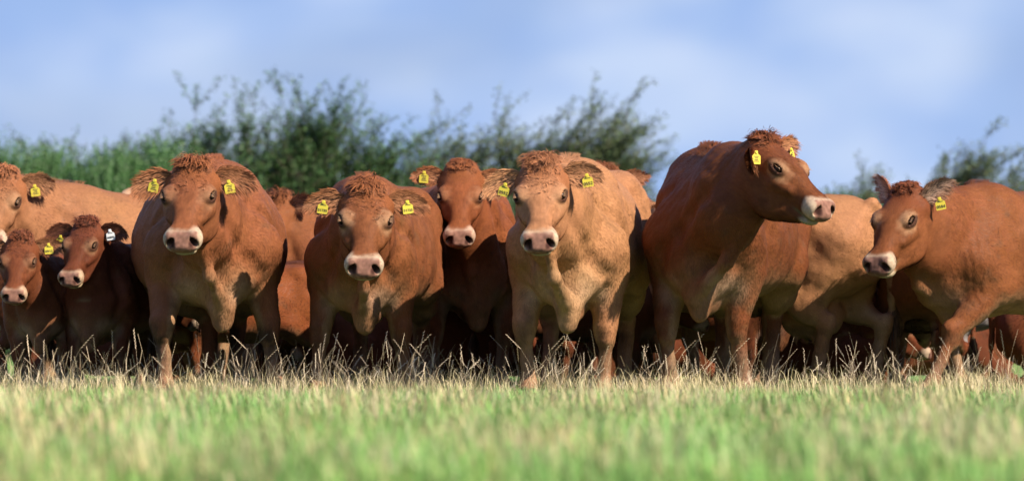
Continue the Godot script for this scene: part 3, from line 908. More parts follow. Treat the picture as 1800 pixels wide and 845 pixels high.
			"called": "calf", "label": "dark red calf lying behind the stocky cow, head low", "seed": 300, "cell": 0.032, "head_cell": 0.02, "fur_amount": 0.35, "lying": true,
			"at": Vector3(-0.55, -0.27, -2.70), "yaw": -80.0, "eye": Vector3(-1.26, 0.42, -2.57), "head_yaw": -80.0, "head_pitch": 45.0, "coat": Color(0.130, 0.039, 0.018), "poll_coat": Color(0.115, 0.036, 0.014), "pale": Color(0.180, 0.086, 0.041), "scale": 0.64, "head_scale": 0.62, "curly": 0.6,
		},
		{
			"called": "calf", "label": "dark red calf lying behind the smooth-faced cow", "seed": 311, "cell": 0.032, "head_cell": 0.02, "fur_amount": 0.35, "lying": true,
			"at": Vector3(0.10, -0.27, -4.90), "yaw": 82.0, "eye": Vector3(0.81, 0.42, -4.80), "head_yaw": 82.0, "head_pitch": 45.0, "coat": Color(0.130, 0.039, 0.018), "poll_coat": Color(0.115, 0.036, 0.014), "pale": Color(0.180, 0.086, 0.041), "scale": 0.64, "head_scale": 0.62, "curly": 0.6,
		},
		{
			"called": "calf", "label": "dark red calf lying between golden-tan and profile cows, far back", "seed": 322, "cell": 0.032, "head_cell": 0.02, "fur_amount": 0.35, "lying": true,
			"at": Vector3(1.00, -0.27, -5.40), "yaw": 84.0, "eye": Vector3(1.72, 0.42, -5.32), "head_yaw": 84.0, "head_pitch": 45.0, "coat": Color(0.130, 0.039, 0.018), "poll_coat": Color(0.115, 0.036, 0.014), "pale": Color(0.180, 0.086, 0.041), "scale": 0.64, "head_scale": 0.62, "curly": 0.6,
		},
		{
			"called": "calf", "label": "dark red calf lying behind the profile cow's belly", "seed": 333, "cell": 0.032, "head_cell": 0.02, "fur_amount": 0.35, "lying": true,
			"at": Vector3(1.90, -0.27, -3.40), "yaw": 80.0, "eye": Vector3(2.61, 0.42, -3.27), "head_yaw": 80.0, "head_pitch": 45.0, "coat": Color(0.130, 0.039, 0.018), "poll_coat": Color(0.115, 0.036, 0.014), "pale": Color(0.180, 0.086, 0.041), "scale": 0.64, "head_scale": 0.62, "curly": 0.6,
		},
		{
			"called": "calf", "label": "dark red calf lying far back behind the rust-red cow's legs", "seed": 366, "cell": 0.032, "head_cell": 0.02, "fur_amount": 0.35, "lying": true,
			"at": Vector3(-2.00, -0.27, -4.20), "yaw": 84.0, "eye": Vector3(-1.28, 0.42, -4.12), "head_yaw": 84.0, "head_pitch": 45.0, "coat": Color(0.130, 0.039, 0.018), "poll_coat": Color(0.115, 0.036, 0.014), "pale": Color(0.180, 0.086, 0.041), "scale": 0.64, "head_scale": 0.62, "curly": 0.6,
		},
		{
			"called": "calf", "label": "dark red calf lying behind the two front calves at the left", "seed": 377, "cell": 0.032, "head_cell": 0.02, "fur_amount": 0.35, "lying": true,
			"at": Vector3(-2.85, -0.27, -4.7), "yaw": 82.0, "eye": Vector3(-2.14, 0.42, -4.6), "head_yaw": 82.0, "head_pitch": 45.0, "coat": Color(0.119, 0.037, 0.019), "poll_coat": Color(0.111, 0.034, 0.017), "pale": Color(0.2, 0.1, 0.05), "scale": 0.66, "head_scale": 0.62, "curly": 0.6,
		},
		{
			"called": "calf", "label": "dark red calf lying in shade beyond the heifer's belly", "seed": 388, "cell": 0.032, "head_cell": 0.02, "fur_amount": 0.35, "lying": true,
			"at": Vector3(3.90, -0.27, -3.40), "yaw": 84.0, "eye": Vector3(4.62, 0.42, -3.32), "head_yaw": 84.0, "head_pitch": 45.0, "coat": Color(0.128, 0.039, 0.018), "poll_coat": Color(0.119, 0.036, 0.016), "pale": Color(0.2, 0.1, 0.05), "scale": 0.64, "head_scale": 0.62, "curly": 0.6,
		},
		{
			"called": "calf", "label": "dark red calf lying far back under the heifer's chin", "seed": 399, "cell": 0.032, "head_cell": 0.02, "fur_amount": 0.35, "lying": true,
			"at": Vector3(3.10, -0.27, -5.80), "yaw": -84.0, "eye": Vector3(2.38, 0.42, -5.72), "head_yaw": -84.0, "head_pitch": 45.0, "coat": Color(0.128, 0.039, 0.018), "poll_coat": Color(0.119, 0.036, 0.016), "pale": Color(0.2, 0.1, 0.05), "scale": 0.64, "head_scale": 0.62, "curly": 0.6,
		},
		{
			"called": "calf", "label": "dark red calf lying far back between heifer and pale tan cow", "seed": 410, "cell": 0.032, "head_cell": 0.02, "fur_amount": 0.35, "lying": true,
			"at": Vector3(2.30, -0.27, -6.20), "yaw": 84.0, "eye": Vector3(3.02, 0.42, -6.12), "head_yaw": 84.0, "head_pitch": 45.0, "coat": Color(0.128, 0.039, 0.018), "poll_coat": Color(0.119, 0.036, 0.016), "pale": Color(0.2, 0.1, 0.05), "scale": 0.64, "head_scale": 0.62, "curly": 0.6,
		},
	]
	for d in list:
		var b := Beast.new()
		var all: Dictionary = common.duplicate()
		all.merge(d, true)
		b.setup(all)
		beasts.append(b)
	var job := WorkerThreadPool.add_group_task(grow_beast, beasts.size(), 4, true)
	WorkerThreadPool.wait_for_group_task_completion(job)
	for b in beasts:
		stand(b)

func stand(b: Beast) -> void:
	var o: Dictionary = b.o
	var root := thing(o.called, o.at, deg_to_rad(o.yaw))
	tag(root, o.label, o.called, "cattle of the herd" if o.called == "cow" else "calves among the herd")
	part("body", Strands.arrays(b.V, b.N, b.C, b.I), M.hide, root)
	part("fur", b.fur.mesh(), M.fur, root)
	part("hair", b.mane.mesh(), M.fur, root)
	var ball := SphereMesh.new()
	ball.radius = b.eye_r
	ball.height = b.eye_r * 2.0
	ball.radial_segments = 24
	ball.rings = 12
	for e in b.eyes:
		part("eye", ball, M.eye, root).position = e
	for t in o.get("tags", []):
		var f: Transform3D = b.ear_frames[0 if t[0] < 0 else 1]
		var hs: float = o.head_scale
		var z := (f.basis.z + Vector3(0, -0.1, 0)).normalized()
		if t[0] < 0 and o.head_yaw > 30.0:
			z = Basis(Vector3.UP, deg_to_rad(-o.yaw)) * Vector3(0.55, 0, 0.83).normalized()
		var y := Vector3.UP.slide(z).normalized()
		var x := y.cross(z)
		var bs := Basis(x, y, z) * Basis(Vector3(0, 0, 1), deg_to_rad(t[4]))
		var m := ear_tag(root, t[1])
		m.transform = Transform3D(bs.scaled_local(Vector3.ONE * 0.88 * lerpf(1.0, hs, 0.6)), f.origin + f.basis.x * t[2] * hs + f.basis.y * t[3] * hs + f.basis.z * 0.03 * hs)

func ear_tag(root: Node3D, text: String) -> Node3D:
	var white := text == "white"
	if white:
		text = "60899"
	var poly := PackedVector2Array([Vector2(-0.010, 0.040), Vector2(0.010, 0.040), Vector2(0.014, 0.020), Vector2(0.031, 0.008), Vector2(0.034, 0.004), Vector2(0.034, -0.044), Vector2(0.031, -0.048), Vector2(-0.031, -0.048), Vector2(-0.034, -0.044), Vector2(-0.034, 0.004), Vector2(-0.031, 0.008), Vector2(-0.014, 0.020)])
	var st := SurfaceTool.new()
	st.begin(Mesh.PRIMITIVE_TRIANGLES)
	var tri := Geometry2D.triangulate_polygon(poly)
	# gently bowed plate with thickness
	for s in [1, -1]:
		for k in range(0, tri.size(), 3):
			var ids := [tri[k], tri[k + 1], tri[k + 2]]
			var a := poly[ids[0]]
			var b := poly[ids[1]]
			var c := poly[ids[2]]
			if ((b - a).cross(c - a) > 0.0) == (s > 0):
				ids.reverse()
			st.set_smooth_group(-1)
			for i in ids:
				st.add_vertex(Vector3(poly[i].x, poly[i].y, 0.0012 * s))
	for i in poly.size():
		var a := poly[i]
		var b := poly[(i + 1) % poly.size()]
		var q := [Vector3(a.x, a.y, 0.0012), Vector3(b.x, b.y, 0.0012), Vector3(b.x, b.y, -0.0012), Vector3(a.x, a.y, -0.0012)]
		for j in [0, 2, 1, 0, 3, 2]:
			st.add_vertex(q[j])
	st.generate_normals()
	var m := part("ear_tag", st.commit(), M.tag_white if white else M.tag_yellow, root)
	if white:
		m.set_meta("label", "white metal ear tag")
	var button := CylinderMesh.new()
	button.top_radius = 0.009
	button.bottom_radius = 0.011
	button.height = 0.008
	button.radial_segments = 14
	var bt := part("button", button, M.tag_white if white else M.tag_yellow, m)
	bt.transform = Transform3D(Basis(Vector3.RIGHT, PI / 2), Vector3(0, 0.028, 0.004))
	if text:
		var tm := TextMesh.new()
		var fo := SystemFont.new()
		fo.font_names = PackedStringArray(["Droid Sans"])
		fo.font_weight = 700
		tm.font = fo
		tm.text = text
		tm.font_size = 48
		tm.pixel_size = (0.064 / maxf(4.0, text.length())) / 28.0
		tm.depth = 0.001
		var n := part("tag_number", tm, M.ink, m)
		n.position = Vector3(0, -0.026, 0.0021)
	# the small print above the number
	for k in (1 if text else 4):
		var line := BoxMesh.new()
		line.size = Vector3(0.038 - 0.007 * ((k * 2) % 3), 0.0045, 0.0008)
		part("print_line", line, M.ink, m).position = Vector3(0.002 * (k % 2), (0.006 if text else 0.002) - 0.0105 * k + (0.003 if text else 0.0), 0.0019)
	return m


# ------------------------------------------------------------------ plants
func ribbon(V: PackedVector3Array, C: PackedColorArray, I: PackedInt32Array, pts: Array, w: float, side: Vector3, c0: Color, c1: Color) -> void:
	var last := pts.size() - 1
	var b := V.size()
	for i in last:
		var s := side * w * 0.5 * (1.0 - 0.6 * float(i) / last)
		var c := c0.lerp(c1, float(i) / last)
		V.append(pts[i] - s); V.append(pts[i] + s)
		C.append(c); C.append(c)
	V.append(pts[last])
	C.append(c1)
	for i in last - 1:
		var k := b + i * 2
		I.append_array([k, k + 1, k + 2, k + 1, k + 3, k + 2])
	I.append_array([b + last * 2 - 2, b + last * 2 - 1, b + last * 2])

func plain_mesh(V: PackedVector3Array, C: PackedColorArray, I: PackedInt32Array) -> ArrayMesh:
	var N := PackedVector3Array()
	N.resize(V.size())
	for t in range(0, I.size(), 3):
		var n := (V[I[t + 2]] - V[I[t]]).cross(V[I[t + 1]] - V[I[t]])
		for e in 3:
			N[I[t + e]] += n
	for i in N.size():
		N[i] = N[i].normalized() if N[i].length() > 0.0 else Vector3.UP
	return Strands.arrays(V, N, C, I)

func tuft_mesh(seed_: int, blades: int, tall: float, spread: float, dry: float) -> ArrayMesh:
	var r := RandomNumberGenerator.new()
	r.seed = seed_
	var V := PackedVector3Array()
	var C := PackedColorArray()
	var I := PackedInt32Array()
	for k in blades:
		var a := r.randf() * TAU
		var at := Vector3(cos(a), 0, sin(a)) * spread * sqrt(r.randf())
		var b := r.randf() * TAU
		var out := Vector3(cos(b), 0, sin(b))
		var h := tall * r.randf_range(0.45, 1.0)
		var bend := h * r.randf_range(0.15, 0.75)
		var pts := [at, at + Vector3(0, h * 0.45, 0) + out * bend * 0.18, at + Vector3(0, h * 0.8, 0) + out * bend * 0.5, at + Vector3(0, h * r.randf_range(0.85, 1.0), 0) + out * bend]
		var c0: Color
		if r.randf() < dry:
			c0 = Color(0.58, 0.47, 0.28).lerp(Color(0.40, 0.33, 0.17), r.randf())
		else:
			c0 = Color(0.12, 0.31, 0.055).lerp(Color(0.26, 0.43, 0.12), r.randf())
		var c1 := c0.lerp(Color(0.42, 0.38, 0.18), r.randf() * 0.3)
		ribbon(V, C, I, pts, r.randf_range(0.003, 0.0055), out.cross(Vector3.UP), c0, c1)
	return plain_mesh(V, C, I)

func stalk_mesh(seed_: int, n: int) -> ArrayMesh:
	# dry flowering stems, each with a narrow seed head, some bent over
	var r := RandomNumberGenerator.new()
	r.seed = seed_
	var V := PackedVector3Array()
	var C := PackedColorArray()
	var I := PackedInt32Array()
	for k in n:
		var a := r.randf() * TAU
		var at := Vector3(cos(a), 0, sin(a)) * 0.14 * r.randf()
		var b := r.randf() * TAU
		var out := Vector3(cos(b), 0, sin(b))
		var h := r.randf_range(0.12, 0.44)
		var lean := r.randf_range(0.05, 0.6)
		var c := Color(0.72, 0.55, 0.37).lerp(Color(0.82, 0.70, 0.52), r.randf())
		if r.randf() < 0.2:
			c = Color(0.26, 0.20, 0.11)
		var pts := []
		var q := at
		var dir := (Vector3.UP + out * lean * 0.6).normalized()
		var droop := r.randf_range(0.0, 0.3)
		var side := dir.cross(Vector3(0.3, 0.1, 1)).normalized()
		for i in 6:
			pts.append(q)
			q += dir * h / 5.0
			dir = (dir + out * droop * 0.5 + Vector3(0, -droop * 0.25, 0)).normalized()
		for s in 2:
			ribbon(V, C, I, pts, 0.0012, side if s == 0 else side.cross(dir).normalized(), c, c)
		# seed head: little spikelets up the top of the stem
		var t0: Vector3 = pts[4]
		var t1: Vector3 = pts[5] + dir * 0.03
		var m := r.randi_range(7, 12)
		for i in m:
			var p := t0.lerp(t1, float(i) / m)
			var d := (dir + side * (0.45 if i % 2 else -0.45)).normalized()
			ribbon(V, C, I, [p, p + d * 0.006, p + d * 0.014], 0.0026, d.cross(Vector3(0, 0, 1)).normalized(), c, c.lerp(Color(0.3, 0.2, 0.12), 0.3))
	return plain_mesh(V, C, I)

func scatter(called: String, mesh: Mesh, xf: Array[Transform3D], cols: PackedColorArray, label: String) -> void:
	var mm := MultiMesh.new()
	mm.transform_format = MultiMesh.TRANSFORM_3D
	mm.use_colors = true
	mm.mesh = mesh
	mm.instance_count = xf.size()
	for i in xf.size():
		mm.set_instance_transform(i, xf[i])
		mm.set_instance_color(i, cols[i])
	var n := MultiMeshInstance3D.new()
	n.multimesh = mm
	n.material_override = M.grass
	n.name = numbered(called)
	add_child(n, true)
	tag(n, label, "grass", "", "stuff")

func grass() -> void:
	var r := RandomNumberGenerator.new()
	r.seed = 5
	var noise := FastNoiseLite.new()
	noise.seed = 4
	noise.frequency = 1.0
	noise.fractal_octaves = 2
	for v in 5:
		var green := v < 3
		var mesh := tuft_mesh(100 + v, 46 if green else 40, [0.10, 0.13, 0.17, 0.15, 0.21][v], 0.13, [0.06, 0.12, 0.2, 0.7, 0.85][v])
		var xf: Array[Transform3D] = []
		var cols := PackedColorArray()
		var want: int = [11000, 11000, 7500, 4200, 3200][v]
		for k in want:
			var far := k % 3 == 0
			var d := sqrt(lerpf(28.0 * 28.0, 80.0 * 80.0, r.randf())) if far else sqrt(lerpf(10.0 * 10.0, 29.0 * 29.0, r.randf()))
			var x := r.randf_range(-1, 1) * (0.127 * d + 0.4)
			var z := 25.0 - d
			var nn := noise.get_noise_2d(x * 0.9, z * 0.5)
			if green == (nn > 0.24) and r.randf() < 0.75:
				continue
			var s := r.randf_range(0.7, 1.2)
			# shorter where the herd has trodden
			s *= lerpf(1.0, 0.58, smoothstep(18.0, 23.5, d))
			xf.append(Transform3D(Basis(Vector3.UP, r.randf() * TAU).scaled(Vector3(s, s * r.randf_range(0.8, 1.2), s)), Vector3(x, -0.005, z)))
			var g := 1.0 + 0.35 * noise.get_noise_2d(x * 2.0 + 40.0, z * 1.2)
			cols.append(Color(g * r.randf_range(0.85, 1.1), g, g * r.randf_range(0.85, 1.1)))
		scatter("grass", mesh, xf, cols, ["short green pasture grass over the whole field", "middling green pasture grass over the whole field", "longer yellowing green grass over the whole field", "dry straw-coloured grass in patches of the field", "tall bleached dry grass in patches of the field"][v])
	var feet: Array[Transform3D] = []
	var feet_c := PackedColorArray()
	for k in 1500:
		var z := r.randf_range(-1.2, 1.5)
		var d := 25.0 - z
		var x := r.randf_range(-1, 1) * (0.127 * d + 0.3)
		if noise.get_noise_2d(x * 1.3 + 70.0, z * 0.8) < 0.0:
			continue
		var s := r.randf_range(0.5, 1.15)
		feet.append(Transform3D(Basis(Vector3.UP, r.randf() * TAU).scaled(Vector3(s, s, s)), Vector3(x, 0, z)))
		var g := r.randf_range(0.9, 1.25)
		feet_c.append(Color(g, g, g))
	scatter("grass", tuft_mesh(150, 16, 0.22, 0.12, 0.9), feet, feet_c, "fine straw-coloured grass round the herd's feet")
	for v in 3:
		var mesh := stalk_mesh(300 + v, 4)
		var xf: Array[Transform3D] = []
		var cols := PackedColorArray()
		for k in 340:
			var z := r.randf_range(-0.4, 1.7) if k % 3 else r.randf_range(1.5, 10.0)
			if k % 11 == 0:
				z = r.randf_range(-3.5, -0.4)
			var d := 25.0 - z
			var x := r.randf_range(-1, 1) * (0.127 * d + 0.2)
			if noise.get_noise_2d(x * 1.6 + 9.0, z * 0.7) < -0.02 and r.randf() < 0.72:
				continue
			var s := r.randf_range(0.5, 1.1)
			if z > 1.7:
				s *= 0.75
			xf.append(Transform3D(Basis(Vector3.UP, r.randf() * TAU).scaled(Vector3(s, s, s)), Vector3(x, 0, z)))
			var g := r.randf_range(0.85, 1.15)
			cols.append(Color(g, g, g))
		scatter("dry_grass_stalks", mesh, xf, cols, ["thin dry seed stalks standing along the herd's feet", "bent dry seed stalks along the herd's feet", "short dry seed stalks along the herd's feet"][v])

func tube(V: PackedVector3Array, C: PackedColorArray, I: PackedInt32Array, pts: Array, r0: float, r1: float, c: Color) -> void:
	var last := pts.size() - 1
	var b := V.size()
	for i in pts.size():
		var dir: Vector3 = (pts[mini(i + 1, last)] - pts[maxi(i - 1, 0)]).normalized()
		var s := dir.cross(Vector3(0.37, 0.1, 0.92)).normalized()
		var t := dir.cross(s)
		var rr := lerpf(r0, r1, float(i) / last)
		for k in 5:
			var a := TAU * k / 5.0
			V.append(pts[i] + (s * cos(a) + t * sin(a)) * rr)
			C.append(c)
	for i in last:
		for k in 5:
			var p := b + i * 5 + k
			var q := b + i * 5 + (k + 1) % 5
			I.append_array([p, p + 5, q, q, p + 5, q + 5])

func leaf(V: PackedVector3Array, C: PackedColorArray, I: PackedInt32Array, p: Vector3, d: Vector3, n: Vector3, len: float, wid: float, c: Color) -> void:
	var s := d.cross(n).normalized() * wid * 0.5
	var b := V.size()
	var m := p + d * len * 0.5
	V.append(p); V.append(m - s - n * wid * 0.12); V.append(p + d * len); V.append(m + s - n * wid * 0.12)
	for k in 4:
		C.append(c)
	I.append_array([b, b + 1, b + 2, b, b + 2, b + 3])

func hawthorn(called: String, at: Vector3, tall: float, wide: float, lean: float, dense: float, col: Color, seed_: int, label: String) -> void:
	var r := RandomNumberGenerator.new()
	r.seed = seed_
	var WV := PackedVector3Array()
	var WC := PackedColorArray()
	var WI := PackedInt32Array()
	var LV := PackedVector3Array()
	var LC := PackedColorArray()
	var LI := PackedInt32Array()
	var bark := Color(0.10, 0.08, 0.06)
	var wind := Vector3(lean, 0, 0)
	var stems := 6
	for s in stems:
		var a := TAU * (s + r.randf()) / stems
		var reach := wide * r.randf_range(0.15, 0.5)
		var h := tall * (1.0 if s == 0 else r.randf_range(0.68, 0.97))
		var pts := []
		var p := Vector3(cos(a), 0, sin(a)) * 0.12
		var top := Vector3(cos(a) * reach * (0.3 if s == 0 else 1.0), h, sin(a) * reach) + wind * h * 0.55
		for i in 9:
			var t := i / 8.0
			pts.append(p.lerp(top, t) - wind * h * 0.55 * (t - t * t) + Vector3(r.randf_range(-1, 1), 0, r.randf_range(-1, 1)) * 0.05 * wide * t)
		tube(WV, WC, WI, pts, 0.035, 0.004, bark)
		var shoots := int(40 * dense)
		for k in shoots + 1:
			var t := 1.0 if k == shoots else pow(r.randf(), 0.8) * 0.86 + 0.12
			var f := t * 7.99
			var o: Vector3 = pts[int(f)].lerp(pts[int(f) + 1], f - int(f)) if t < 1.0 else pts[7]
			var b := r.randf() * TAU
			var out := Vector3(cos(b), 0, sin(b))
			var len := tall * r.randf_range(0.10, 0.25) * (0.85 + 0.5 * t * t) * (0.7 + 0.3 * wide)
			var dir := (Vector3.UP * r.randf_range(0.5, 1.1) + out * 0.6 + wind * 1.1).normalized()
			if t == 1.0:
				dir = (pts[8] - pts[7]).normalized()
				len *= 1.2
			var sp := [o]
			var q := o
			for i in 4:
				q += dir * len / 4.0
				dir = (dir + wind * 0.4 + Vector3.UP * 0.06 + Vector3(r.randf_range(-1, 1), r.randf_range(-0.6, 0.6), r.randf_range(-1, 1)) * 0.12).normalized()
				sp.append(q)
			tube(WV, WC, WI, sp, 0.007, 0.002, bark)
			var side := [[sp, 1.0]]
			for j in 3:
				var i0 := r.randi_range(1, 3)
				var e := r.randf() * TAU
				var d2 := (dir + Vector3(cos(e), 0.4, sin(e)) * 0.9 + wind * 0.6).normalized()
				var l2 := len * r.randf_range(0.3, 0.55)
				var o2: Vector3 = sp[i0]
				var tw := [o2, o2 + d2 * l2 * 0.5, o2 + (d2 + wind * 0.2).normalized() * l2]
				tube(WV, WC, WI, tw, 0.005, 0.002, bark)
				side.append([tw, 0.8])
			for sd in side:
				var line: Array = sd[0]
				var total := 0.0
				for i in line.size() - 1:
					total += (line[i + 1] - line[i]).length()
				var n := int(total / 0.014)
				for i in n:
					var g := (float(i) + r.randf()) / n
					g = 0.12 + 0.88 * g
					var ff := g * (line.size() - 1.001)
					var w: Vector3 = line[int(ff)].lerp(line[int(ff) + 1], ff - int(ff))
					var c1 := r.randf() * TAU
					w += Vector3(r.randf_range(-1, 1), r.randf_range(-1, 1), r.randf_range(-1, 1)) * 0.055
					var ld := (Vector3(cos(c1), r.randf_range(-0.5, 0.6), sin(c1)) + dir * 0.5).normalized()
					var ln := Vector3(r.randf_range(-0.7, 0.7), 1, r.randf_range(-0.7, 0.7)).normalized()
					var k2 := r.randf_range(0.7, 1.35)
					var c := Color(col.r * k2 * r.randf_range(0.85, 1.3), col.g * k2, col.b * k2)
					leaf(LV, LC, LI, w, ld, ln, r.randf_range(0.035, 0.062), r.randf_range(0.026, 0.042), c)
	var root := thing(called, at)
	tag(root, label, "bush", "bushes of the hedge")
	part("branches", plain_mesh(WV, WC, WI), M.bark, root)
	part("foliage", plain_mesh(LV, LC, LI), M.leaf, root)

func gorse(at: Vector3, tall: float, wide: float, col: Color, seed_: int, label: String) -> void:
	# a dense bush of upright feathery green shoots
	var r := RandomNumberGenerator.new()
	r.seed = seed_
	var WV := PackedVector3Array()
	var WC := PackedColorArray()
	var WI := PackedInt32Array()
	var V := PackedVector3Array()
	var C := PackedColorArray()
	var I := PackedInt32Array()
	for s in 9:
		var a := r.randf() * TAU
		var e := Vector3(cos(a) * wide * 0.36, tall * 0.6, sin(a) * wide * 0.36)
		tube(WV, WC, WI, [Vector3(cos(a), 0, sin(a)) * 0.1, e * 0.5 + Vector3(0, 0.1, 0), e], 0.04, 0.012, Color(0.09, 0.07, 0.05))
	for k in 1100:
		var a := r.randf() * TAU
		var t := r.randf()
		var v := pow(r.randf(), 0.6)
		var rim := wide * 0.55 * sqrt(maxf(0.02, 1.0 - pow(v, 2.6)))
		var p := Vector3(cos(a) * rim * sqrt(t), v * tall * 0.88, sin(a) * rim * sqrt(t))
		var len := tall * r.randf_range(0.08, 0.19)
		var dir := (Vector3.UP + Vector3(cos(a), 0, sin(a)) * 0.45 * sqrt(t) + Vector3(r.randf_range(-0.3, 0.45), 0, r.randf_range(-0.3, 0.3))).normalized()
		var k2 := r.randf_range(0.65, 1.35)
		if k % 5 == 0:
			p.y = r.randf() * 0.35
		for i in 22:
			var g := i / 22.0
			var q := p + dir * len * g
			var b := i * 2.4
			var x := dir.cross(Vector3(0.3, 0.2, 0.9)).normalized()
			var out := x * cos(b) + dir.cross(x) * sin(b)
			var d := (out * (1.0 - 0.5 * g) + dir * 0.9).normalized()
			var c := Color(col.r * k2, col.g * k2, col.b * k2).lerp(Color(col.r * 2.0, col.g * 1.5, col.b * 1.1), g * 0.35)
			leaf(V, C, I, q, d, (dir - out * 0.3).normalized(), 0.075 * (1.1 - 0.5 * g), 0.016, c)
	var root := thing("gorse_bush", at)
	tag(root, label, "bush", "green gorse bushes of the hedge")
	part("branches", plain_mesh(WV, WC, WI), M.bark, root)
	part("foliage", plain_mesh(V, C, I), M.leaf, root)

func hedge() -> void:
	var green := Color(0.068, 0.142, 0.048)
	var olive := Color(0.10, 0.15, 0.062)
	# x in metres, depth, height, width, lean, density
	var rows := [
		[-6.35, -37.0, 2.61, 1.1, 0.10, 0.8, green, "thin hawthorn with a lone twig above the gorse"],
		[-5.75, -37.5, 2.81, 1.4, 0.14, 1.2, green, "small dark hawthorn rising out of the gorse"],
		[-4.95, -37.2, 3.04, 1.5, 0.12, 1.15, green, "dark hawthorn behind the rust-red cow's raised ear"],
		[-4.20, -36.8, 3.09, 1.5, 0.16, 1.15, green, "dark hawthorn above the rust-red cow's back"],
		[-3.55, -37.4, 3.16, 1.5, 0.14, 1.2, green, "dark hawthorn between the two highest crowns of the hedge"],
		[-2.95, -37.0, 3.24, 1.4, 0.10, 1.2, green, "tallest dark hawthorn, with a pointed crown like a spire"],
		[-2.40, -37.3, 2.93, 1.5, 0.20, 1.1, green, "dark hawthorn above the stocky cow's back, leaning in wind"],
		[-1.75, -37.0, 2.54, 1.7, 0.22, 1.2, green, "low dark hawthorn where the hedge dips"],
		[-1.45, -39.0, 2.95, 1.7, 0.42, 1.2, olive, "olive thorn bush blown over above the raised ear"],
		[-0.80, -39.4, 2.99, 1.7, 0.42, 1.2, olive, "olive thorn bush blown over, behind smooth-faced cow"],
		[-0.15, -39.0, 3.12, 1.7, 0.42, 1.2, olive, "olive thorn bush blown over, behind the tan cow's tuft"],
		[0.45, -39.5, 3.26, 1.7, 0.45, 1.2, olive, "olive thorn bush blown over, behind the tan cow's tag"],
		[0.62, -39.2, 3.43, 1.4, 0.55, 0.8, olive, "highest wind-blown olive thorn, long twigs over open sky"],
		[1.50, -39.0, 2.32, 1.2, 0.35, 0.5, olive, "sparse low thorn beside the wind-blown olive ones"],
		[-6.90, -37.0, 2.57, 1.5, 0.10, 1.0, green, "dark hawthorn at the hedge's end by the picture's left edge"],
		[4.75, -39.0, 2.5, 1.2, 0.35, 0.55, olive, "sparse thorn twigs left of the heifer's ears"],
		[5.75, -38.6, 2.65, 1.3, 0.42, 0.65, olive, "sparse thorn leaning in wind above the heifer's poll"],
		[6.25, -38.8, 2.79, 1.3, 0.42, 0.65, olive, "sparse thorn with tall twigs above the heifer's neck"],
		[6.80, -38.5, 2.70, 1.3, 0.42, 0.6, olive, "sparse thorn over the heifer's back near the picture's edge"],
	]
	for i in rows.size():
		var a: Array = rows[i]
		hawthorn("hawthorn_bush", Vector3(a[0], 0, a[1]), a[2], a[3], a[4], a[5], a[6], 700 + i, a[7])
	var g := [
		[-6.75, -31.0, 2.9, 1.9, "gorse bush at the picture's left edge"],
		[-6.15, -31.4, 2.85, 1.6, "gorse bush above the tan cow's face"],
		[-5.3, -31.0, 2.8, 1.6, "gorse bush above the tan cow's back"],
		[-4.6, -31.3, 2.9, 1.5, "gorse bush beside the rust-red cow's raised ear"],
		[-3.95, -32.0, 2.6, 1.5, "gorse bush just behind the rust-red cow's poll"],
		[-2.3, -33.5, 2.2, 1.5, "gorse bush low behind the stocky cow's back"],
		[-1.45, -33.0, 2.35, 1.5, "gorse bush low beside the raised ear of smooth-faced cow"],
		[-0.4, -34.0, 2.3, 1.5, "gorse bush low behind the smooth-faced cow"],
		[0.7, -34.0, 2.2, 1.5, "gorse bush low behind the tan cow"],
		[1.55, -34.0, 1.9, 1.3, "gorse bush low between tan cow and profile cow"],
		[2.4, -35.0, 1.5, 1.5, "low gorse bush hidden behind the profile cow's neck"],
		[3.4, -35.0, 1.5, 1.6, "low gorse bush behind the profile cow's muzzle"],
		[6.2, -35.0, 1.6, 1.6, "low gorse bush behind the heifer's neck"],
		[7.2, -35.0, 1.6, 1.7, "low gorse bush behind the heifer's back"],
		[-3.1, -33.5, 1.9, 1.5, "low gorse bush behind the rust-red cow"],
		[4.5, -34.0, 2.35, 1.3, "gorse bush beyond the profile cow's nose"],
		[5.25, -34.5, 2.25, 1.3, "gorse bush over the pale tan cow's back"],
	]
	for i in g.size():
		var a: Array = g[i]
		gorse(Vector3(a[0], 0, a[1]), a[2], a[3], Color(0.06, 0.15, 0.045) if i < 5 else Color(0.055, 0.11, 0.04), 900 + i, a[4])


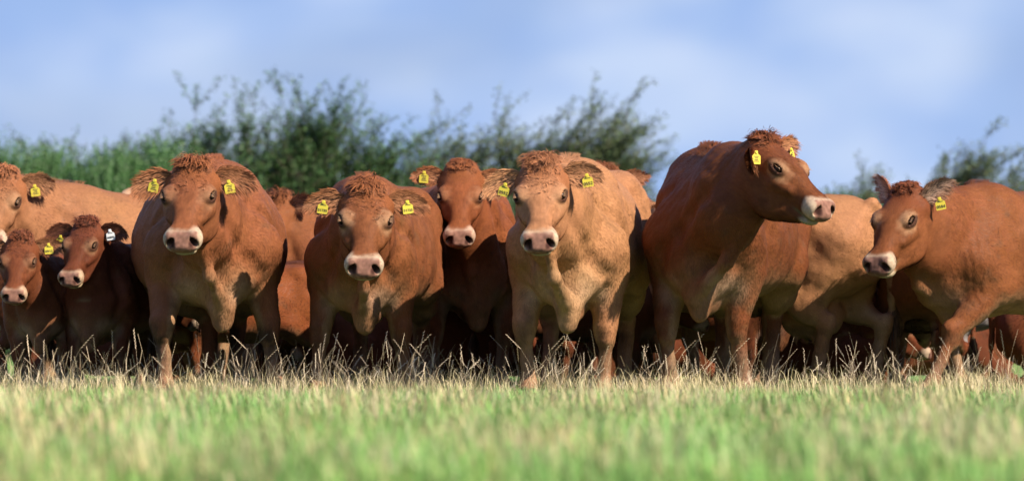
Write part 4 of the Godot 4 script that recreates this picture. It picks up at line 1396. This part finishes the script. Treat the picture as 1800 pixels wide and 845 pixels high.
func sky_texture() -> ImageTexture:
	var w := 2048
	var h := 1024
	var im := Image.create(w, h, false, Image.FORMAT_RGB8)
	var n1 := FastNoiseLite.new()
	n1.seed = 8
	n1.frequency = 1.0
	n1.fractal_octaves = 5
	var n2 := FastNoiseLite.new()
	n2.seed = 21
	n2.frequency = 1.0
	n2.fractal_octaves = 3
	for y in h:
		var el := PI * (0.5 - (y + 0.5) / h)
		for x in w:
			var az := TAU * ((x + 0.5) / w - 0.5)
			var d := Vector3(cos(el) * sin(az), sin(el), -cos(el) * cos(az))
			var c: Color
			if el < -0.01:
				c = Color(0.14, 0.17, 0.09).lerp(Color(0.35, 0.42, 0.36), smoothstep(-0.2, 0.0, el))
			else:
				var up := sin(maxf(el, 0.0))
				c = Color(0.33, 0.475, 0.78).lerp(Color(0.11, 0.24, 0.62), 1.0 - pow(1.0 - up, 2.2))
				# thin broken cloud, in long soft bands
				var q := Vector3(d.x * 7.0, d.y * 16.0, d.z * 7.0)
				var a := n1.get_noise_3dv(q * 1.1) + 0.35 * n2.get_noise_3dv(q * 3.0)
				var cl := smoothstep(-0.2, 0.7, a) * 0.58
				c = c.lerp(Color(0.68, 0.755, 0.88), cl)
				var g := smoothstep(0.0, 0.5, n2.get_noise_3dv(q * 0.8 + Vector3(50, 0, 0)))
				c = c.lerp(Color(0.33, 0.42, 0.60), g * 0.45)
			im.set_pixel(x, y, c.linear_to_srgb())
	return ImageTexture.create_from_image(im)

func _ready() -> void:
	# ---- camera: 210 mm lens low in the grass, 25 m away, tilted up a little
	var cam := Camera3D.new()
	cam.name = "camera"
	var ca := CameraAttributesPhysical.new()
	ca.frustum_focal_length = 213.0
	ca.frustum_focus_distance = 24.6
	ca.exposure_aperture = 4.0
	cam.attributes = ca
	cam.fov = 6.45
	cam.near = 0.5
	cam.far = 3000.0
	cam.position = Vector3(0, CAM_H, 25)
	cam.rotation.x = atan(157.5 / 7500.0)
	add_child(cam)
	cam.current = true
	# ---- sky, air, exposure
	var we := WorldEnvironment.new()
	we.name = "world"
	var env := Environment.new()
	env.background_mode = Environment.BG_SKY
	var sky := Sky.new()
	var pan := PanoramaSkyMaterial.new()
	pan.panorama = sky_texture()
	sky.sky_material = pan
	pan.energy_multiplier = 0.62
	env.sky = sky
	env.tonemap_mode = Environment.TONE_MAPPER_LINEAR
	env.tonemap_exposure = 1.88
	env.sdfgi_enabled = true
	env.ssao_enabled = true
	env.ssil_enabled = true
	we.environment = env
	add_child(we)
	# ---- sun, in front of the herd and to the right
	var sun := DirectionalLight3D.new()
	sun.name = "sun"
	var az := deg_to_rad(49.0)
	var el := deg_to_rad(38.0)
	sun.look_at_from_position(Vector3(sin(az) * cos(el), sin(el), cos(az) * cos(el)) * 50.0, Vector3.ZERO)
	sun.light_energy = 1.6
	sun.light_color = Color(1.0, 0.95, 0.87)
	sun.light_angular_distance = 0.5
	sun.shadow_enabled = true
	add_child(sun)
	# ---- materials
	M.hide = mat(Color.WHITE, 0.75, true)
	M.hide.metallic_specular = 0.2
	M.fur = mat(Color.WHITE, 0.58, true)
	M.fur.metallic_specular = 0.28
	M.fur.cull_mode = BaseMaterial3D.CULL_DISABLED
	M.eye = mat(Color(0.010, 0.006, 0.004), 0.12)
	M.eye.metallic_specular = 0.22
	M.tag_yellow = mat(Color(0.60, 0.49, 0.05), 0.55)
	M.tag_white = mat(Color(0.75, 0.77, 0.78), 0.4)
	M.ink = mat(Color(0.03, 0.03, 0.025), 0.7)
	M.grass = mat(Color.WHITE, 0.6, true)
	M.grass.cull_mode = BaseMaterial3D.CULL_DISABLED
	M.grass.backlight_enabled = true
	M.grass.backlight = Color(0.5, 0.5, 0.4)
	M.leaf = mat(Color.WHITE, 0.5, true)
	M.leaf.cull_mode = BaseMaterial3D.CULL_DISABLED
	M.leaf.backlight_enabled = true
	M.leaf.backlight = Color(0.4, 0.45, 0.3)
	M.bark = mat(Color.WHITE, 0.85, true)
	var t0 := Time.get_ticks_msec()
	# ---- ground
	var fm := mat(Color.WHITE, 0.95)
	var nt := NoiseTexture2D.new()
	nt.width = 512
	nt.height = 512
	nt.seamless = true
	var fn := FastNoiseLite.new()
	fn.frequency = 0.02
	fn.fractal_octaves = 5
	nt.noise = fn
	var gr := Gradient.new()
	gr.offsets = PackedFloat32Array([0.25, 0.5, 0.75])
	gr.colors = PackedColorArray([Color(0.035, 0.06, 0.015).linear_to_srgb(), Color(0.08, 0.13, 0.035).linear_to_srgb(), Color(0.17, 0.16, 0.07).linear_to_srgb()])
	nt.color_ramp = gr
	fm.albedo_texture = nt
	fm.uv1_triplanar = true
	fm.uv1_world_triplanar = true
	fm.uv1_scale = Vector3.ONE * 0.4
	var ground := PlaneMesh.new()
	ground.size = Vector2(2400, 2400)
	var gm := MeshInstance3D.new()
	gm.name = "field"
	gm.mesh = ground
	gm.material_override = fm
	add_child(gm, true)
	tag(gm, "flat green pasture ground under the grass", "ground", "", "structure")
	hedge()
	print("hedge ", Time.get_ticks_msec() - t0)
	herd()
	print("herd ", Time.get_ticks_msec() - t0)
	grass()
	print("grass ", Time.get_ticks_msec() - t0)
